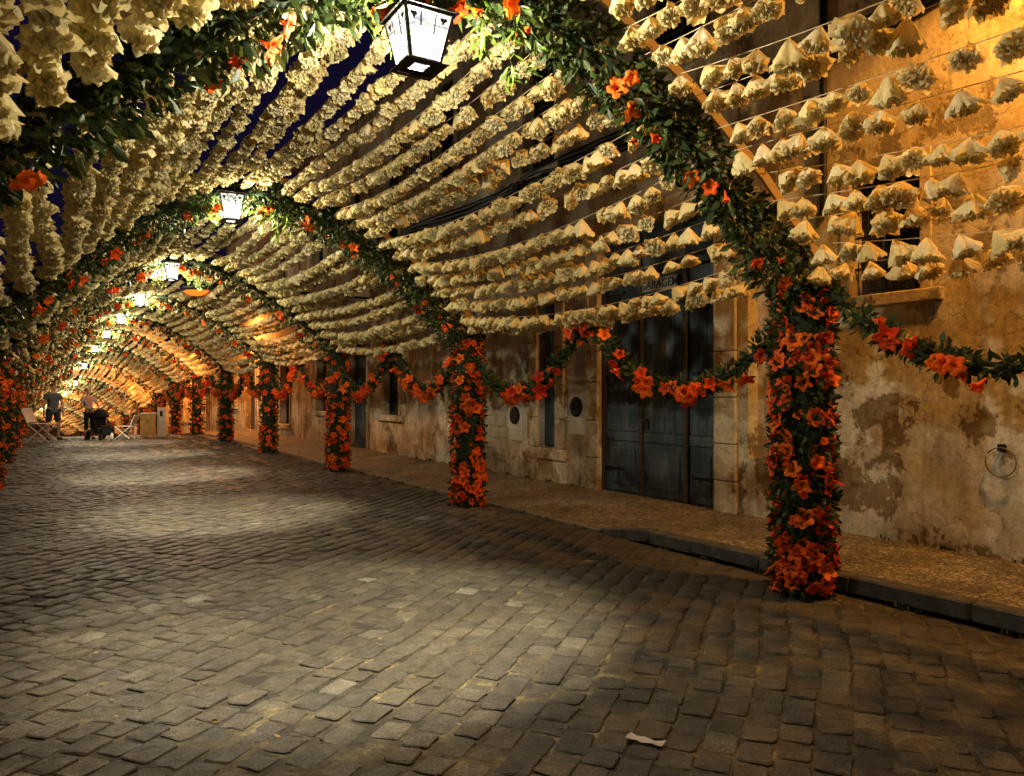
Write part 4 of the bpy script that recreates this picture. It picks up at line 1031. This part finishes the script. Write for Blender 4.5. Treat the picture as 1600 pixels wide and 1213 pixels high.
MB().tube([(0,0,0),(0,0,.2),(0,0,.24),(0,0,.26)], [.045,.045,.018,.018], 10).build('body', white_c, bt, True); MB().tube([(0,0,.262),(0,0,.29)], .022, 10).build('cap', grey_shirt, bt)
bn = empty('litter_bin', (3.02, 28.5, zf(28.5)), R(-12)); tag(bn, 'cream wooden bin with white lid near the far right pillars', 'bin')
for q in range(4):
    for j in range(5):
        c = Matrix.Rotation(R(90*q), 4, 'Z'); b = MB(); b.box(-.27+j*.108+.003, -.27+(j+1)*.108-.003, -.275, -.25, .04, .86, .004)
        b.v = [tuple(c @ Vector(v)) for v in b.v]; b.build('slat', simple('cream_slat_paint', (.55,.33,.10), .7) if (q == 0 and j == 0) else bpy.data.materials['cream_slat_paint'], bn)
b = MB(); b.box(-.3, .3, -.3, .3, .865, .92, .015); b.build('lid', white_w, bn); bn.scale = (.8, .8, .92)
bd = empty('notice_board', (3.46, 28.7, zf(28.7)), R(-30)); tag(bd, 'narrow white board standing beside the cream bin', 'board')
b = MB(); b.box(-.14, .14, -.015, .015, .02, 1.02, .006); b.build('panel', white_w, bd); b = MB(); b.box(-.05, .05, -.022, -.016, .72, .9, .003); b.build('plate', black_cloth, bd)
# crumpled paper scrap on the setts
pp = empty('paper_scrap', (2.21, 2.52, .010), R(-62)); tag(pp, 'small crumpled white paper scrap lying on the setts in front', 'litter')
V = []; F = []
for i in range(8):
    for j in range(4): V.append(((i-3.5)*.023, (j-1.5)*(.014 if 1 < i < 6 else .022), .004 + .004*math.sin(i*1.4+j*1.1) + rng.uniform(-.002, .002) + (.005 if i in (0, 7) else 0)))
for i in range(7):
    for j in range(3): a = i*4+j; F.append((a, a+4, a+5, a+1))
obj('paper', mesh('paper', V, F, simple('scrap_paper', (.34,.31,.30), .7), True), pp)
# petals and leaf bits dropped on the street
n = 260; P = np.stack([rng.uniform(-.9, 5.0, n), rng.uniform(2.5, 16, n), rng.uniform(.006, .012, n)], 1)
Mx = frame_mats(P, rng.normal(0, 1, (n, 3))*np.array([1, 1, .12]), rng.uniform(0, 6, n), rng.uniform(.2, .5, n)); V, F = join_instances(*LEAF, Mx)
tag(obj('fallen_leaves', np_mesh('fallen_leaves', V, F, simple('dry_leaf_bits', (.22,.15,.06), .8))), 'tiny dry leaf bits scattered over the setts', kind='stuff')

n = 420; yy = np.concatenate([rng.uniform(2.5, 16, n//2), rng.uniform(1.5, 14, n//2)]); yy = np.round(yy*1.6)/1.6 + rng.normal(0, .05, n)
xx = np.concatenate([np.full(n//2, WX-.02) + rng.normal(0, .015, n//2), np.full(n//2, 5.10) + rng.normal(0, .015, n//2)])
keep = ~((xx > 6) & (yy > D0-.1) & (yy < D1+.1)); xx, yy = xx[keep], yy[keep]; zz = np.where(xx > 6, .115, .0)
Mx = frame_mats(np.stack([xx, yy, zz], 1), rng.normal(0, .55, (len(xx), 3)) + np.array([0, 0, 1.]), rng.uniform(0, 6, len(xx)), rng.uniform(.35, .8, len(xx))); V, F = join_instances(*LEAF, Mx)
tag(obj('weeds', np_mesh('weeds', V, F, M['leaf'])), 'small weeds growing in the joint at the wall foot and along the kerb', kind='stuff')
